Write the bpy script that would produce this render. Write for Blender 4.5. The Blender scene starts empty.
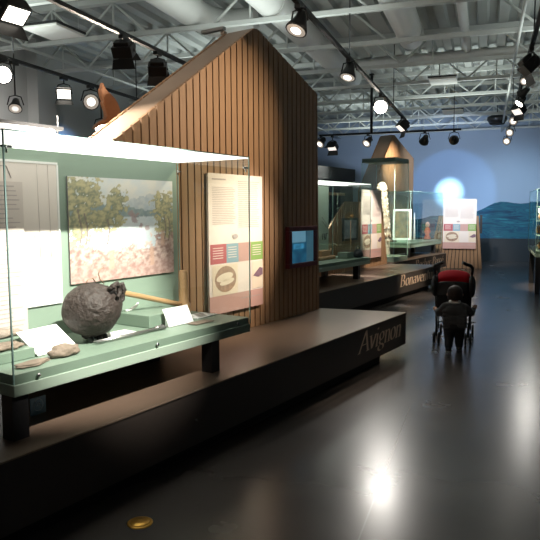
import bpy, bmesh, math, random
from math import sin, cos, pi, radians, tan, atan2, hypot
from mathutils import Vector, Matrix, noise
random.seed(7)
sc = bpy.context.scene
C = sc.collection

# ------------------------------------------------------------------ frames
H = 1.6
YAW, PITCH, ROLL, FPX = radians(19.01), radians(5.444), radians(-0.305), 627.75
PA = radians(33.527 - 19.01)              # the exhibit platforms turn this much from the room axis
U = Vector((sin(PA), cos(PA), 0)); N = Vector((cos(PA), -sin(PA), 0))
RZ = pi / 2 - PA                          # local x = along the platforms, local y = away from the aisle
def W(u, n, z=0.0): return U * u + N * n + Vector((0, 0, z))

# ------------------------------------------------------------------ materials
M = {}
def new_mat(name):
    m = bpy.data.materials.new(name); m.use_nodes = True
    nt = m.node_tree; b = nt.nodes['Principled BSDF']
    M[name] = m
    return m, nt, b
def nd(nt, typ, **kw):
    x = nt.nodes.new(typ)
    for k, v in kw.items(): setattr(x, k, v)
    return x
def mat(name, col, rough=0.6, metal=0.0, var=0.12, scale=9.0, emit=None, estr=0.0, bump=0.0, spec=0.5, stretch=None):
    m, nt, b = new_mat(name)
    b.inputs['Roughness'].default_value = rough; b.inputs['Metallic'].default_value = metal
    b.inputs['Specular IOR Level'].default_value = spec
    tc = nd(nt, 'ShaderNodeTexCoord'); n = nd(nt, 'ShaderNodeTexNoise')
    n.inputs['Scale'].default_value = scale; n.inputs['Detail'].default_value = 4
    src = tc.outputs['Object']
    if stretch:
        mp = nd(nt, 'ShaderNodeMapping'); mp.inputs['Scale'].default_value = stretch
        nt.links.new(src, mp.inputs['Vector']); src = mp.outputs['Vector']
    nt.links.new(src, n.inputs['Vector'])
    mx = nd(nt, 'ShaderNodeMix', data_type='RGBA')
    a = [max(0, c * (1 - var)) for c in col[:3]] + [1]; d = [min(1, c * (1 + var)) for c in col[:3]] + [1]
    mx.inputs[6].default_value = a; mx.inputs[7].default_value = d
    nt.links.new(n.outputs['Fac'], mx.inputs[0]); nt.links.new(mx.outputs[2], b.inputs['Base Color'])
    if bump:
        bp = nd(nt, 'ShaderNodeBump'); bp.inputs['Strength'].default_value = bump; bp.inputs['Distance'].default_value = 0.02
        nt.links.new(n.outputs['Fac'], bp.inputs['Height']); nt.links.new(bp.outputs[0], b.inputs['Normal'])
    if emit:
        b.inputs['Emission Color'].default_value = (*emit, 1); b.inputs['Emission Strength'].default_value = estr
    return m
def vmat(name, rough=0.6, estr=0.0):          # colours come from a mesh attribute computed below
    m, nt, b = new_mat(name)
    a = nd(nt, 'ShaderNodeAttribute', attribute_name='paint')
    nt.links.new(a.outputs['Color'], b.inputs['Base Color']); b.inputs['Roughness'].default_value = rough
    if estr:
        nt.links.new(a.outputs['Color'], b.inputs['Emission Color']); b.inputs['Emission Strength'].default_value = estr
    return m
def glass_mat(name, tint, refl=0.05):
    m = bpy.data.materials.new(name); m.use_nodes = True; nt = m.node_tree
    nt.nodes.clear(); M[name] = m
    o = nd(nt, 'ShaderNodeOutputMaterial'); t = nd(nt, 'ShaderNodeBsdfTransparent'); g = nd(nt, 'ShaderNodeBsdfGlossy')
    t.inputs[0].default_value = (*tint, 1); g.inputs['Roughness'].default_value = 0.0
    g.inputs[0].default_value = (0.9, 1, 0.97, 1)
    lw = nd(nt, 'ShaderNodeLayerWeight'); lw.inputs[0].default_value = 0.5
    p = nd(nt, 'ShaderNodeMath', operation='POWER'); p.inputs[1].default_value = 5
    q = nd(nt, 'ShaderNodeMath', operation='MULTIPLY_ADD'); q.inputs[1].default_value = 0.85; q.inputs[2].default_value = refl
    mx = nd(nt, 'ShaderNodeMixShader')
    nt.links.new(lw.outputs['Facing'], p.inputs[0]); nt.links.new(p.outputs[0], q.inputs[0]); nt.links.new(q.outputs[0], mx.inputs[0])
    nt.links.new(t.outputs[0], mx.inputs[1]); nt.links.new(g.outputs[0], mx.inputs[2]); nt.links.new(mx.outputs[0], o.inputs[0])
    return m

glass_mat('glass', (0.93, 0.97, 0.95)); glass_mat('glass_green', (0.87, 0.94, 0.915), 0.07)
mat('glass_edge', (0.32, 0.50, 0.46), 0.2, var=0.05)
mat('sage', (0.26, 0.34, 0.268), 0.55, var=0.04)
mat('sage_tray', (0.175, 0.235, 0.182), 0.5, var=0.05)
mat('sage_dark', (0.10, 0.17, 0.13), 0.5, var=0.05)
mat('lightbox', (0.9, 0.9, 0.88), 0.5, emit=(1.0, 0.97, 0.90), estr=2.0, var=0.02)
mat('white', (0.82, 0.81, 0.78), 0.6, var=0.03)
mat('paper', (0.86, 0.85, 0.83), 0.7, var=0.02)
mat('offwhite', (0.74, 0.66, 0.60), 0.6, var=0.03)
mat('strip_paper', (0.62, 0.54, 0.49), 0.7, var=0.03)
mat('ink', (0.20, 0.18, 0.18), 0.7, var=0.05)
mat('ink_soft', (0.42, 0.36, 0.34), 0.7, var=0.05)
mat('red_block', (0.42, 0.10, 0.11), 0.6, var=0.05); mat('blue_block', (0.22, 0.36, 0.42), 0.6, var=0.05)
mat('green_block', (0.22, 0.38, 0.10), 0.6, var=0.05); mat('pink_block', (0.50, 0.30, 0.26), 0.6, var=0.05)
mat('sepia', (0.34, 0.22, 0.15), 0.6, var=0.5, scale=25); mat('cream', (0.72, 0.62, 0.48), 0.6, var=0.08)
mat('plum', (0.20, 0.12, 0.16), 0.6, var=0.4, scale=20)
mat('black', (0.012, 0.012, 0.013), 0.45, var=0.1); mat('black_metal', (0.012, 0.012, 0.013), 0.55, metal=0.0, var=0.1)
mat('matte_black', (0.006, 0.006, 0.006), 0.8, var=0.1)
mat('chrome', (0.6, 0.6, 0.6), 0.25, metal=1.0, var=0.05); mat('steel', (0.35, 0.34, 0.33), 0.35, metal=0.9, var=0.15)
mat('lamp_on', (1, 1, 1), 0.4, emit=(1.0, 0.93, 0.80), estr=5, var=0); mat('lamp_glare', (1, 1, 1), 0.4, emit=(1.0, 0.92, 0.80), estr=30, var=0)
mat('lamp_dim', (1, 1, 1), 0.4, emit=(1.0, 0.9, 0.8), estr=1.2, var=0)
mat('reflector', (0.55, 0.52, 0.48), 0.3, metal=0.6, emit=(1.0, 0.86, 0.72), estr=0.35, var=0.05)
mat('wood_slat', (0.27, 0.155, 0.078), 0.55, var=0.25, scale=3.0, stretch=(14, 14, 1.2))
mat('wood_back', (0.022, 0.013, 0.008), 0.8, var=0.1)
mat('roof_board', (0.27, 0.205, 0.155), 0.6, var=0.1, scale=6)
mat('wood_edge', (0.34, 0.22, 0.12), 0.5, var=0.1)
mat('wood_pale', (0.42, 0.25, 0.12), 0.45, var=0.2, scale=4, stretch=(2, 12, 12))
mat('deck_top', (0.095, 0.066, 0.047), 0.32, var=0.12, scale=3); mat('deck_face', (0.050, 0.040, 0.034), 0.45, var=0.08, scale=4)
mat('deck_edge', (0.20, 0.15, 0.11), 0.4, var=0.1)
mat('letter', (0.62, 0.48, 0.36), 0.45, var=0.05); mat('letter_bright', (0.68, 0.50, 0.36), 0.45, var=0.05)
mat('wall_grey', (0.40, 0.48, 0.60), 0.8, var=0.03, scale=2); mat('wall_left_paint', (0.47, 0.48, 0.48), 0.8, var=0.03, scale=2)  # wall_grey also holds the blue of scattered light in its colour
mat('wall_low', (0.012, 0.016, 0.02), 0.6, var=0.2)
mat('ceiling_deck', (0.40, 0.42, 0.41), 0.7, var=0.08, scale=2); mat('truss_paint', (0.60, 0.62, 0.60), 0.6, var=0.05)
mat('duct_paint', (0.66, 0.66, 0.64), 0.5, var=0.04)
mat('pot', (0.036, 0.024, 0.020), 0.62, var=0.6, scale=34, bump=1.0)
mat('stone', (0.20, 0.15, 0.115), 0.8, var=0.35, scale=30, bump=0.5); mat('stone_pale', (0.27, 0.22, 0.18), 0.8, var=0.3, scale=30, bump=0.5)
mat('brass', (0.55, 0.30, 0.06), 0.35, metal=0.9, var=0.15)
mat('carving', (0.52, 0.25, 0.13), 0.5, var=0.3, scale=8)
mat('mottled', (0.62, 0.50, 0.42), 0.6, var=0.75, scale=24, bump=0.6)
mat('red_frame', (0.10, 0.012, 0.018), 0.35, var=0.1)
mat('skin', (0.50, 0.27, 0.19), 0.55, var=0.06); mat('hair', (0.022, 0.009, 0.006), 0.6, var=0.4, scale=60)
mat('shirt', (0.060, 0.062, 0.066), 0.85, var=0.2, scale=30); mat('pants', (0.010, 0.010, 0.012), 0.8, var=0.2)
mat('cloth_red', (0.36, 0.004, 0.012), 0.85, var=0.12, spec=0.1); mat('cloth_black', (0.010, 0.009, 0.010), 0.75, var=0.2)
mat('rubber', (0.012, 0.012, 0.012), 0.7, var=0.1); mat('eye', (0.02, 0.015, 0.012), 0.2, var=0)
mat('sign_blue', (0.10, 0.20, 0.27), 0.5, var=0.05); mat('sign_mark', (0.30, 0.42, 0.48), 0.5, var=0.05)
mat('dark_cabinet', (0.008, 0.010, 0.010), 0.45, var=0.1); mat('rust_red', (0.35, 0.08, 0.05), 0.6, var=0.3)
mat('orange_item', (0.5, 0.22, 0.07), 0.5, var=0.3)
vmat('painted', 0.55); vmat('screen', 0.2, 0.45)

def floor_material():
    m, nt, b = new_mat('polished_concrete')
    g = nd(nt, 'ShaderNodeNewGeometry'); n = nd(nt, 'ShaderNodeTexNoise'); n.inputs['Scale'].default_value = 1.3; n.inputs['Detail'].default_value = 8
    n2 = nd(nt, 'ShaderNodeTexNoise'); n2.inputs['Scale'].default_value = 38; n2.inputs['Detail'].default_value = 6
    nt.links.new(g.outputs['Position'], n.inputs['Vector']); nt.links.new(g.outputs['Position'], n2.inputs['Vector'])
    r = nd(nt, 'ShaderNodeValToRGB'); r.color_ramp.elements[0].position = 0.3; r.color_ramp.elements[1].position = 0.75
    r.color_ramp.elements[0].color = (0.050, 0.043, 0.040, 1); r.color_ramp.elements[1].color = (0.070, 0.060, 0.056, 1)
    nt.links.new(n.outputs['Fac'], r.inputs[0])
    # saw-cut joint along the hall
    sx = nd(nt, 'ShaderNodeSeparateXYZ'); nt.links.new(g.outputs['Position'], sx.inputs[0])
    d = nd(nt, 'ShaderNodeMath', operation='ADD'); d.inputs[1].default_value = 0.55; nt.links.new(sx.outputs[0], d.inputs[0])
    ab = nd(nt, 'ShaderNodeMath', operation='ABSOLUTE'); nt.links.new(d.outputs[0], ab.inputs[0])
    lt = nd(nt, 'ShaderNodeMath', operation='LESS_THAN'); lt.inputs[1].default_value = 0.004; nt.links.new(ab.outputs[0], lt.inputs[0])
    mx = nd(nt, 'ShaderNodeMix', data_type='RGBA'); nt.links.new(lt.outputs[0], mx.inputs[0]); nt.links.new(r.outputs[0], mx.inputs[6]); mx.inputs[7].default_value = (0.085, 0.08, 0.075, 1)
    nt.links.new(mx.outputs[2], b.inputs['Base Color'])
    rr = nd(nt, 'ShaderNodeMapRange'); rr.inputs[3].default_value = 0.20; rr.inputs[4].default_value = 0.31
    nt.links.new(n.outputs['Fac'], rr.inputs[0]); nt.links.new(rr.outputs[0], b.inputs['Roughness'])
    bp = nd(nt, 'ShaderNodeBump'); bp.inputs['Strength'].default_value = 0.02; bp.inputs['Distance'].default_value = 0.005
    nt.links.new(n2.outputs['Fac'], bp.inputs['Height']); nt.links.new(bp.outputs[0], b.inputs['Normal'])
    b.inputs['Specular IOR Level'].default_value = 0.55
floor_material()
def wave_material():
    m, nt, b = new_mat('wave_mural')
    tc = nd(nt, 'ShaderNodeTexCoord'); mp = nd(nt, 'ShaderNodeMapping'); mp.inputs['Scale'].default_value = (0.42, 1, 2.6)
    mp.inputs['Rotation'].default_value = (0, radians(8), 0)
    nt.links.new(tc.outputs['Object'], mp.inputs[0])
    w = nd(nt, 'ShaderNodeTexNoise'); w.inputs['Scale'].default_value = 2.2; w.inputs['Detail'].default_value = 5; w.inputs['Distortion'].default_value = 1.6
    nt.links.new(mp.outputs[0], w.inputs['Vector'])
    r = nd(nt, 'ShaderNodeValToRGB'); e = r.color_ramp.elements
    e[0].position = 0.30; e[0].color = (0.006, 0.04, 0.09, 1); e[1].position = 0.72; e[1].color = (0.045, 0.25, 0.30, 1)
    for p, c in ((0.42, (0.008, 0.07, 0.13, 1)), (0.5, (0.013, 0.14, 0.19, 1)), (0.56, (0.008, 0.07, 0.14, 1)), (0.64, (0.02, 0.18, 0.23, 1))):
        x = e.new(p); x.color = c
    nt.links.new(w.outputs['Fac'], r.inputs[0]); nt.links.new(r.outputs[0], b.inputs['Base Color']); b.inputs['Roughness'].default_value = 0.7
wave_material()

# ------------------------------------------------------------------ mesh building
class MB:
    def __init__(s): s.v = []; s.f = []; s.m = []; s.sm = []
    def add(s, vs, fs, mi=0, smooth=False):
        o = len(s.v); s.v += [tuple(v) for v in vs]
        for f in fs: s.f.append(tuple(i + o for i in f)); s.m.append(mi); s.sm.append(smooth)
        return s
    def box(s, a, b, mi=0, mat4=None):
        x0, y0, z0 = a; x1, y1, z1 = b
        vs = [Vector(p) for p in ((x0,y0,z0),(x1,y0,z0),(x1,y1,z0),(x0,y1,z0),(x0,y0,z1),(x1,y0,z1),(x1,y1,z1),(x0,y1,z1))]
        if mat4: vs = [mat4 @ v for v in vs]
        return s.add(vs, [(3,2,1,0),(4,5,6,7),(0,1,5,4),(1,2,6,5),(2,3,7,6),(3,0,4,7)], mi)
    def prism(s, poly, d0, d1, mi=0, axis='y'):
        # poly in (x,z) extruded along y from d0 to d1 (or in (x,y) along z)
        n = len(poly)
        if axis == 'y': P = lambda p, d: (p[0], d, p[1])
        elif axis == 'z': P = lambda p, d: (p[0], p[1], d)
        else: P = lambda p, d: (d, p[0], p[1])
        vs = [P(p, d0) for p in poly] + [P(p, d1) for p in poly]
        fs = [tuple(range(n)), tuple(range(2*n-1, n-1, -1))] + [(i, (i+1) % n + 0, (i+1) % n + n, i + n) for i in range(n)]
        return s.add(vs, fs, mi)
    def quad(s, a, b, c, d, mi=0): return s.add([a, b, c, d], [(0,1,2,3)], mi)
    def tube(s, pts, r, seg=8, mi=0, caps=True):
        pts = [Vector(p) for p in pts]; n = len(pts); rs = r if isinstance(r, (list, tuple)) else [r]*n
        vs = []; up = None
        for i, p in enumerate(pts):
            t = (pts[min(i+1,n-1)] - pts[max(i-1,0)]).normalized()
            if up is None: up = Vector((0,0,1)) if abs(t.z) < 0.9 else Vector((1,0,0))
            a = t.cross(up).normalized(); b = a.cross(t).normalized(); up = b
            for k in range(seg):
                an = 2*pi*k/seg; vs.append(p + a*cos(an)*rs[i] + b*sin(an)*rs[i])
        fs = [(i*seg+k, i*seg+(k+1)%seg, (i+1)*seg+(k+1)%seg, (i+1)*seg+k) for i in range(n-1) for k in range(seg)]
        s.add(vs, fs, mi, True)
        if caps:
            o = len(s.v) - n*seg
            s.f.append(tuple(o+k for k in range(seg))[::-1]); s.f.append(tuple(o+(n-1)*seg+k for k in range(seg)))
            s.m += [mi, mi]; s.sm += [False, False]
        return s
    def lathe(s, prof, seg=16, mi=0, c=(0,0,0), mat4=None):
        vs = []
        for r, z in prof:
            for k in range(seg):
                v = Vector((c[0]+r*cos(2*pi*k/seg), c[1]+r*sin(2*pi*k/seg), c[2]+z)); vs.append(mat4 @ v if mat4 else v)
        n = len(prof)
        fs = [(i*seg+k, i*seg+(k+1)%seg, (i+1)*seg+(k+1)%seg, (i+1)*seg+k) for i in range(n-1) for k in range(seg)]
        s.add(vs, fs, mi, True); o = len(s.v) - n*seg
        s.f.append(tuple(o+k for k in range(seg))[::-1]); s.f.append(tuple(o+(n-1)*seg+k for k in range(seg)))
        s.m += [mi, mi]; s.sm += [False, False]
        return s
    def ball(s, c, r, mi=0, seg=14, rings=9, mat4=None):
        rx, ry, rz = r if isinstance(r, (list, tuple)) else (r, r, r)
        vs = []; fs = []
        for i in range(rings+1):
            th = pi*i/rings
            for k in range(seg):
                v = Vector((c[0]+rx*sin(th)*cos(2*pi*k/seg), c[1]+ry*sin(th)*sin(2*pi*k/seg), c[2]+rz*cos(th))); vs.append(mat4 @ v if mat4 else v)
        for i in range(rings):
            for k in range(seg): fs.append((i*seg+k, (i+1)*seg+k, (i+1)*seg+(k+1)%seg, i*seg+(k+1)%seg))
        return s.add(vs, fs, mi, True)
    def capsule(s, a, b, ra, rb, seg=12):
        a = Vector(a); b = Vector(b); t = (b-a).normalized(); L = (b-a).length
        q = t.to_track_quat('Z', 'Y').to_matrix().to_4x4(); q.translation = a
        prof = []
        for i in range(5): th = -pi/2 + (pi/2)*i/4.0; prof.append((max(1e-4, ra*cos(th)), ra*sin(th)))
        for i in range(5): th = (pi/2)*i/4.0; prof.append((max(1e-4, rb*cos(th)), L + rb*sin(th)))
        return s.lathe(prof, seg, 0, (0,0,0), q)
    def build(s, name, mats, parent=None, loc=None, rz=0.0, bevel=0.0, label=None):
        me = bpy.data.meshes.new(name); me.from_pydata(s.v, [], s.f); me.update()
        for k in (mats if isinstance(mats, (list, tuple)) else [mats]): me.materials.append(M[k])
        me.polygons.foreach_set('material_index', s.m); me.polygons.foreach_set('use_smooth', s.sm)
        bm = bmesh.new(); bm.from_mesh(me); bmesh.ops.remove_doubles(bm, verts=bm.verts, dist=1e-6) if any(s.sm) else None
        bmesh.ops.recalc_face_normals(bm, faces=bm.faces); bm.to_mesh(me); bm.free()
        o = bpy.data.objects.new(name, me); C.objects.link(o)
        if parent: o.parent = parent
        if loc is not None: o.location = loc
        o.rotation_euler = (0, 0, rz)
        if bevel:
            bv = o.modifiers.new('bevel', 'BEVEL'); bv.width = bevel; bv.segments = 2; bv.limit_method = 'ANGLE'; bv.angle_limit = radians(40)
        if label: o['label'] = label
        return o
def tag(o, label, cat, group=None):
    o['label'] = label; o['category'] = cat
    if group: o['group'] = group
    return o
def thing(name, label, cat, loc, rz=0.0, group=None):
    o = bpy.data.objects.new(name, None); o.empty_display_size = 0.1; C.objects.link(o)
    o.location = loc; o.rotation_euler = (0, 0, rz)
    return tag(o, label, cat, group)
def ething(name, label, cat, u, n, z=0.0, dr=0.0, group=None): return thing(name, label, cat, W(u, n, z), RZ + dr, group)
def struct(o): o['kind'] = 'structure'; return o
def paint_grid(name, w, h, nx, ny, fn, material, parent=None, loc=None, y=0.0, thick=0.012, edge='ink', rz=0.0):
    # flat picture facing local -y whose colours are computed cell by cell
    vs = [(w*i/nx, y, h*j/ny) for j in range(ny+1) for i in range(nx+1)]
    fs = [(j*(nx+1)+i, j*(nx+1)+i+1, (j+1)*(nx+1)+i+1, (j+1)*(nx+1)+i) for j in range(ny) for i in range(nx)]
    nv = len(vs)
    vs += [(0,y,0),(w,y,0),(w,y,h),(0,y,h),(0,y+thick,0),(w,y+thick,0),(w,y+thick,h),(0,y+thick,h)]
    ex = [(nv+0,nv+4,nv+5,nv+1),(nv+1,nv+5,nv+6,nv+2),(nv+2,nv+6,nv+7,nv+3),(nv+3,nv+7,nv+4,nv+0),(nv+4,nv+7,nv+6,nv+5)]
    me = bpy.data.meshes.new(name); me.from_pydata(vs, [], fs + ex); me.update()
    me.materials.append(M[material]); me.materials.append(M[edge])
    me.polygons.foreach_set('material_index', [0]*len(fs) + [1]*5)
    at = me.color_attributes.new('paint', 'FLOAT_COLOR', 'POINT')
    for k, v in enumerate(vs): at.data[k].color = (*fn(v[0]/w, v[2]/h), 1)
    o = bpy.data.objects.new(name, me); C.objects.link(o)
    if parent: o.parent = parent
    if loc is not None: o.location = loc
    o.rotation_euler = (0, 0, rz)
    return o
def lerp(a, b, t):
    t = max(0, min(1, t)); return tuple(x + (y-x)*t for x, y in zip(a, b))

# ------------------------------------------------------------------ the hall
XL, XR_, YB, YF, ZC = -7.5, 5.5, -3.0, 20.5, 4.5
struct(MB().box((XL-0.2, YB, -0.1), (XR_, YF+0.2, 0)).build('floor', 'polished_concrete'))
mb = MB(); prof = []; x = XL - 0.2                      # fluted steel deck, flutes along the hall
while x < XR_:
    prof += [(x, ZC), (x+0.13, ZC), (x+0.16, ZC+0.07), (x+0.27, ZC+0.07)]; x += 0.30
prof.append((x, ZC))
vs = [(a, YB, b) for a, b in prof] + [(a, YF+0.2, b) for a, b in prof]; n = len(prof)
mb.add(vs, [(i, i+n, i+1+n, i+1) for i in range(n-1)])
mb.box((XL-0.2, YB, ZC+0.09), (x, YF+0.2, ZC+0.12))
struct(mb.build('ceiling', 'ceiling_deck'))
struct(MB().box((XL-0.2, YF, 0), (XR_, YF+0.2, ZC+0.1)).build('wall_far', 'wall_grey'))
mb = MB().box((XL-0.2, YB, 0), (XL, YF, ZC+0.1)).box((XL, 9.05, 0), (XL+0.22, 9.5, ZC+0.0))
struct(mb.build('wall_left', 'wall_left_paint'))
struct(MB().box((XR_, YB, 0), (XR_+0.2, YF+0.2, ZC+0.1)).build('wall_right', 'wall_grey'))
# dark low band under the mural
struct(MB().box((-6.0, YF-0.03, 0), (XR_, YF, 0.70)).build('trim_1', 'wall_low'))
# wave mural
pts = [(-5.6, 0.70), (XR_-0.05, 0.70), (XR_-0.05, 2.75)]
top = []
for i in range(60):
    X = XR_ - 0.05 - (XR_ - 0.05 + 5.6) * i / 59
    zt = 1.45 + 0.30*(X+1.5)*0.42 + 0.09*sin(X*2.3+0.4) + 0.05*sin(X*5.1) if X > -1.5 else 1.45 + 0.20*sin((X+1.5)*1.1) + 0.05*sin(X*4.0)
    top.append((X, min(zt, 2.6)))
mur = MB().prism([(-5.6, 0.70), (XR_-0.05, 0.70)] + top, YF-0.012, YF-0.002).build('wave_mural', 'wave_mural')
tag(mur, 'teal and blue painted wave mural along the far wall', 'mural')

# trusses
for k in range(11):
    Y = 4.6 + 1.55*k
    t = bpy.data.objects.new('ceiling_truss', None); C.objects.link(t); t.location = (0, Y, 3.95)
    struct(t); t['label'] = 'white steel roof truss spanning the hall'; t['group'] = 'roof trusses'
    MB().box((XL, -0.035, 0), (XR_, 0.035, 0.055)).build('bottom_chord', 'truss_paint', t)
    MB().box((XL, -0.05, 0.47), (XR_, 0.05, 0.545)).build('top_chord', 'truss_paint', t)
    w = MB(); x = XL + 0.1; up = True
    while x < XR_ - 0.6:
        if not any(a < x+0.5 and x < b for a, b, y1 in ((-2.88, -2.40, 12.8), (-3.97, -3.53, 8.8), (-1.37, -0.93, 10.1), (-0.45, -0.29, 11.0)) if Y < y1):
            w.tube([(x, 0, 0.05 if up else 0.48), (x+0.5, 0, 0.48 if up else 0.05)], 0.018, 6)
            if up: w.tube([(x+0.5, 0, 0.05), (x+0.5, 0, 0.48)], 0.015, 6)
        x += 0.5; up = not up
    w.build('web', 'truss_paint', t)
for X, lab in ((-4.6, 'thin white bracing rod above the dark cases, left of the ducts'), (0.35, 'thin white bracing rod near the right hand lighting track'), (-6.3, 'thin white bracing rod near the left wall')):
    o = MB().tube([(X, YB, 3.93), (X, YF, 3.93)], 0.022, 6).build('bracing_rod', 'truss_paint'); struct(o)
# ducts
def duct(name, pts, r, lab, rings=True):
    t = thing(name, lab, 'duct', (0, 0, 0))
    MB().tube(pts, r, 20).build('pipe', 'duct_paint', t)
    if rings:
        (a, b) = (Vector(pts[0]), Vector(pts[-1])); L = (b-a).length; k = 1.0
        while k < L:
            p = a + (b-a)*(k/L); d = (b-a).normalized(); MB().tube([p-d*0.015, p+d*0.015], r+0.006, 20).build('joint_collar', 'duct_paint', t); k += 1.9
    return t
duct('air_duct', [(-2.66, 1, 4.213), (-2.62, 12.7, 4.213)], 0.195, 'longest round white air duct above the gable roof ridge')
duct('air_duct', [(-3.75, 1, 4.213), (-3.75, 7.95, 4.213), (-3.70, 8.25, 4.213), (-3.5, 8.48, 4.213), (-3.12, 8.52, 4.213)], 0.195, 'round white air duct that bends with an elbow left of the roof ridge', False)
duct('air_duct', [(-1.15, 1, 4.213), (-1.15, 10.0, 4.213)], 0.195, 'round white air duct with open end above the middle of the hall')
duct('sprinkler_pipe', [(-0.37, 1, 4.18), (-0.37, 10.9, 4.18)], 0.065, 'narrow white pipe running along the hall beside the duct end', False)
duct('sprinkler_pipe', [(-2.3, 11.1, 4.12), (3.5, 11.1, 4.12)], 0.085, 'white pipe crossing the hall behind the duct end', False)
def diffuser(X, Y, z, w, d, lab):
    t = thing('ceiling_diffuser', lab, 'vent', (X, Y, z), group='ceiling air diffusers')
    MB().box((-w/2, -d/2, 0), (w/2, d/2, 0.03)).build('face_plate', 'white', t, bevel=0.006)
    MB().box((-w/2-0.012, -d/2-0.012, 0.03), (w/2+0.012, d/2+0.012, 0.055)).build('rim', 'black', t)
    for sx in (-1, 1):
        for sy in (-1, 1): MB().tube([(sx*w*0.4, sy*d*0.4, 0.05), (sx*w*0.4, sy*d*0.4, ZC-z+0.01)], 0.004, 5).build('hanger', 'truss_paint', t)
diffuser(-5.13, 6.72, 3.80, 0.50, 0.56, 'square white air diffuser above the lit case at left')
diffuser(-0.82, 12.2, 3.93, 0.48, 0.6, 'square white air diffuser above the far gable')
diffuser(-0.84, 16.1, 3.93, 0.48, 0.6, 'white air diffuser close to the far wall')
t = thing('hanging_speaker', 'black oval speaker hanging before the far wall', 'speaker', (0.20, 18.5, 3.90))
MB().lathe([(0.02, 0), (0.2, 0.03), (0.265, 0.12), (0.25, 0.2), (0.12, 0.26), (0.03, 0.28)], 24).build('shell', 'black', t)
MB().tube([(0, 0, 0.27), (0, 0, 0.6)], 0.012, 6).build('rod', 'black_metal', t)
MB().lathe([(0.02, -0.012), (0.19, 0.0), (0.205, 0.03)], 24).build('grille', 'matte_black', t)

# ------------------------------------------------------------------ exhibit platforms
TOP = 0.458
GL = {}
def arc(cx, cy, rx, ry, a0, a1, n=14): return [(cx + rx*cos(radians(a0+(a1-a0)*i/n)), cy + ry*sin(radians(a0+(a1-a0)*i/n))) for i in range(n+1)]
def stem(x, top, slab=True): return [[(x, top), (x, 0)]] + ([[(x-0.07, 0), (x+0.07, 0)]] if slab else []) + [[(x-0.07, top-0.03), (x, top)]]
GL['A'] = (0.58, [[(0.02,0),(0.29,0.72)], [(0.29,0.72),(0.50,0)], [(0.12,0.25),(0.42,0.25)], [(-0.06,0),(0.09,0)], [(0.41,0),(0.59,0)]])
GL['v'] = (0.37, [[(0.03,0.46),(0.15,0)], [(0.15,0),(0.32,0.46)], [(-0.04,0.46),(0.10,0.46)], [(0.25,0.46),(0.37,0.46)]])
GL['i'] = (0.19, stem(0.06, 0.46) + [[(0.06,0.60),(0.06,0.66)]])
GL['g'] = (0.36, [arc(0.15,0.31,0.12,0.15,0,360), arc(0.15,-0.10,0.16,0.11,0,360), [(0.08,0.18),(0.04,0.10),(0.09,0.03),(0.24,0.01)], [(0.24,0.42),(0.34,0.47)]])
ARCH = [(0.05,0.34),(0.10,0.42),(0.17,0.46),(0.24,0.43),(0.27,0.34),(0.27,0.0)]
GL['n'] = (0.37, stem(0.05, 0.46) + [ARCH, [(0.20,0),(0.34,0)]])
GL['h'] = (0.37, stem(0.05, 0.74) + [ARCH, [(0.20,0),(0.34,0)]])
GL['o'] = (0.37, [arc(0.16,0.23,0.14,0.23,0,360,20)])
GL['B'] = (0.50, stem(0.08, 0.72) + [[(0.0,0.72),(0.18,0.72)] + arc(0.19,0.545,0.15,0.175,90,-90) + [(0.08,0.37)], [(0.08,0.37),(0.2,0.37)] + arc(0.21,0.185,0.18,0.185,90,-90) + [(0.0,0.0)]])
GL['R'] = (0.50, stem(0.08, 0.72) + [[(0.0,0.72),(0.18,0.72)] + arc(0.19,0.545,0.15,0.175,90,-90) + [(0.08,0.37)], [(0.2,0.37),(0.42,0.0),(0.5,0.0)]])
GL['P'] = (0.44, stem(0.08, 0.72) + [[(0.0,0.72),(0.18,0.72)] + arc(0.19,0.535,0.16,0.185,90,-90) + [(0.08,0.35)]])
GL['a'] = (0.36, [arc(0.14,0.13,0.11,0.13,0,360), [(0.04,0.37),(0.10,0.45),(0.19,0.45),(0.25,0.36),(0.25,0.06),(0.32,0.0)]])
EE = [(0.03,0.25),(0.29,0.25)] + arc(0.16,0.23,0.135,0.23,8,318)
GL['e'] = (0.34, [EE]); GL['é'] = (0.34, [EE, [(0.14,0.55),(0.24,0.67)]])
GL['t'] = (0.24, [[(0.09,0.62),(0.09,0.08),(0.13,0.0),(0.21,0.04)], [(0.0,0.46),(0.21,0.46)]])
GL['u'] = (0.37, [[(0.05,0.46),(0.05,0.12),(0.10,0.02),(0.17,0.01),(0.26,0.10)], [(0.27,0.46),(0.27,0.0)], [(-0.02,0.46),(0.05,0.46)], [(0.2,0.46),(0.27,0.46)], [(0.27,0),(0.34,0)]])
GL['r'] = (0.28, stem(0.05, 0.46) + [[(0.05,0.33),(0.11,0.43),(0.18,0.46),(0.24,0.42)]])
GL['c'] = (0.33, [arc(0.16,0.23,0.135,0.23,50,312)])
GL['-'] = (0.24, [[(0.02,0.24),(0.20,0.24)]])
def lettering(txt, x0, z0, cap, wid, matn, parent, y=-0.004, shear=0.26):
    tot = sum(GL[ch][0] for ch in txt); sz = cap/0.72; sx = wid/tot
    m = MB(); cx = 0.0; nb = (0.045, 0.014)
    for ch in txt:
        adv, strokes = GL[ch]
        for st in strokes:
            for (a, b) in zip(st, st[1:]):
                q = [(a[0]-nb[0], a[1]-nb[1]), (a[0]+nb[0], a[1]+nb[1]), (b[0]+nb[0], b[1]+nb[1]), (b[0]-nb[0], b[1]-nb[1])]
                m.add([(x0 + (cx+px)*sx + shear*pz*sz, y, z0 + pz*sz) for px, pz in q], [(0,1,2,3)])
        cx += adv
    return m.build('lettering', matn, parent)
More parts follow.
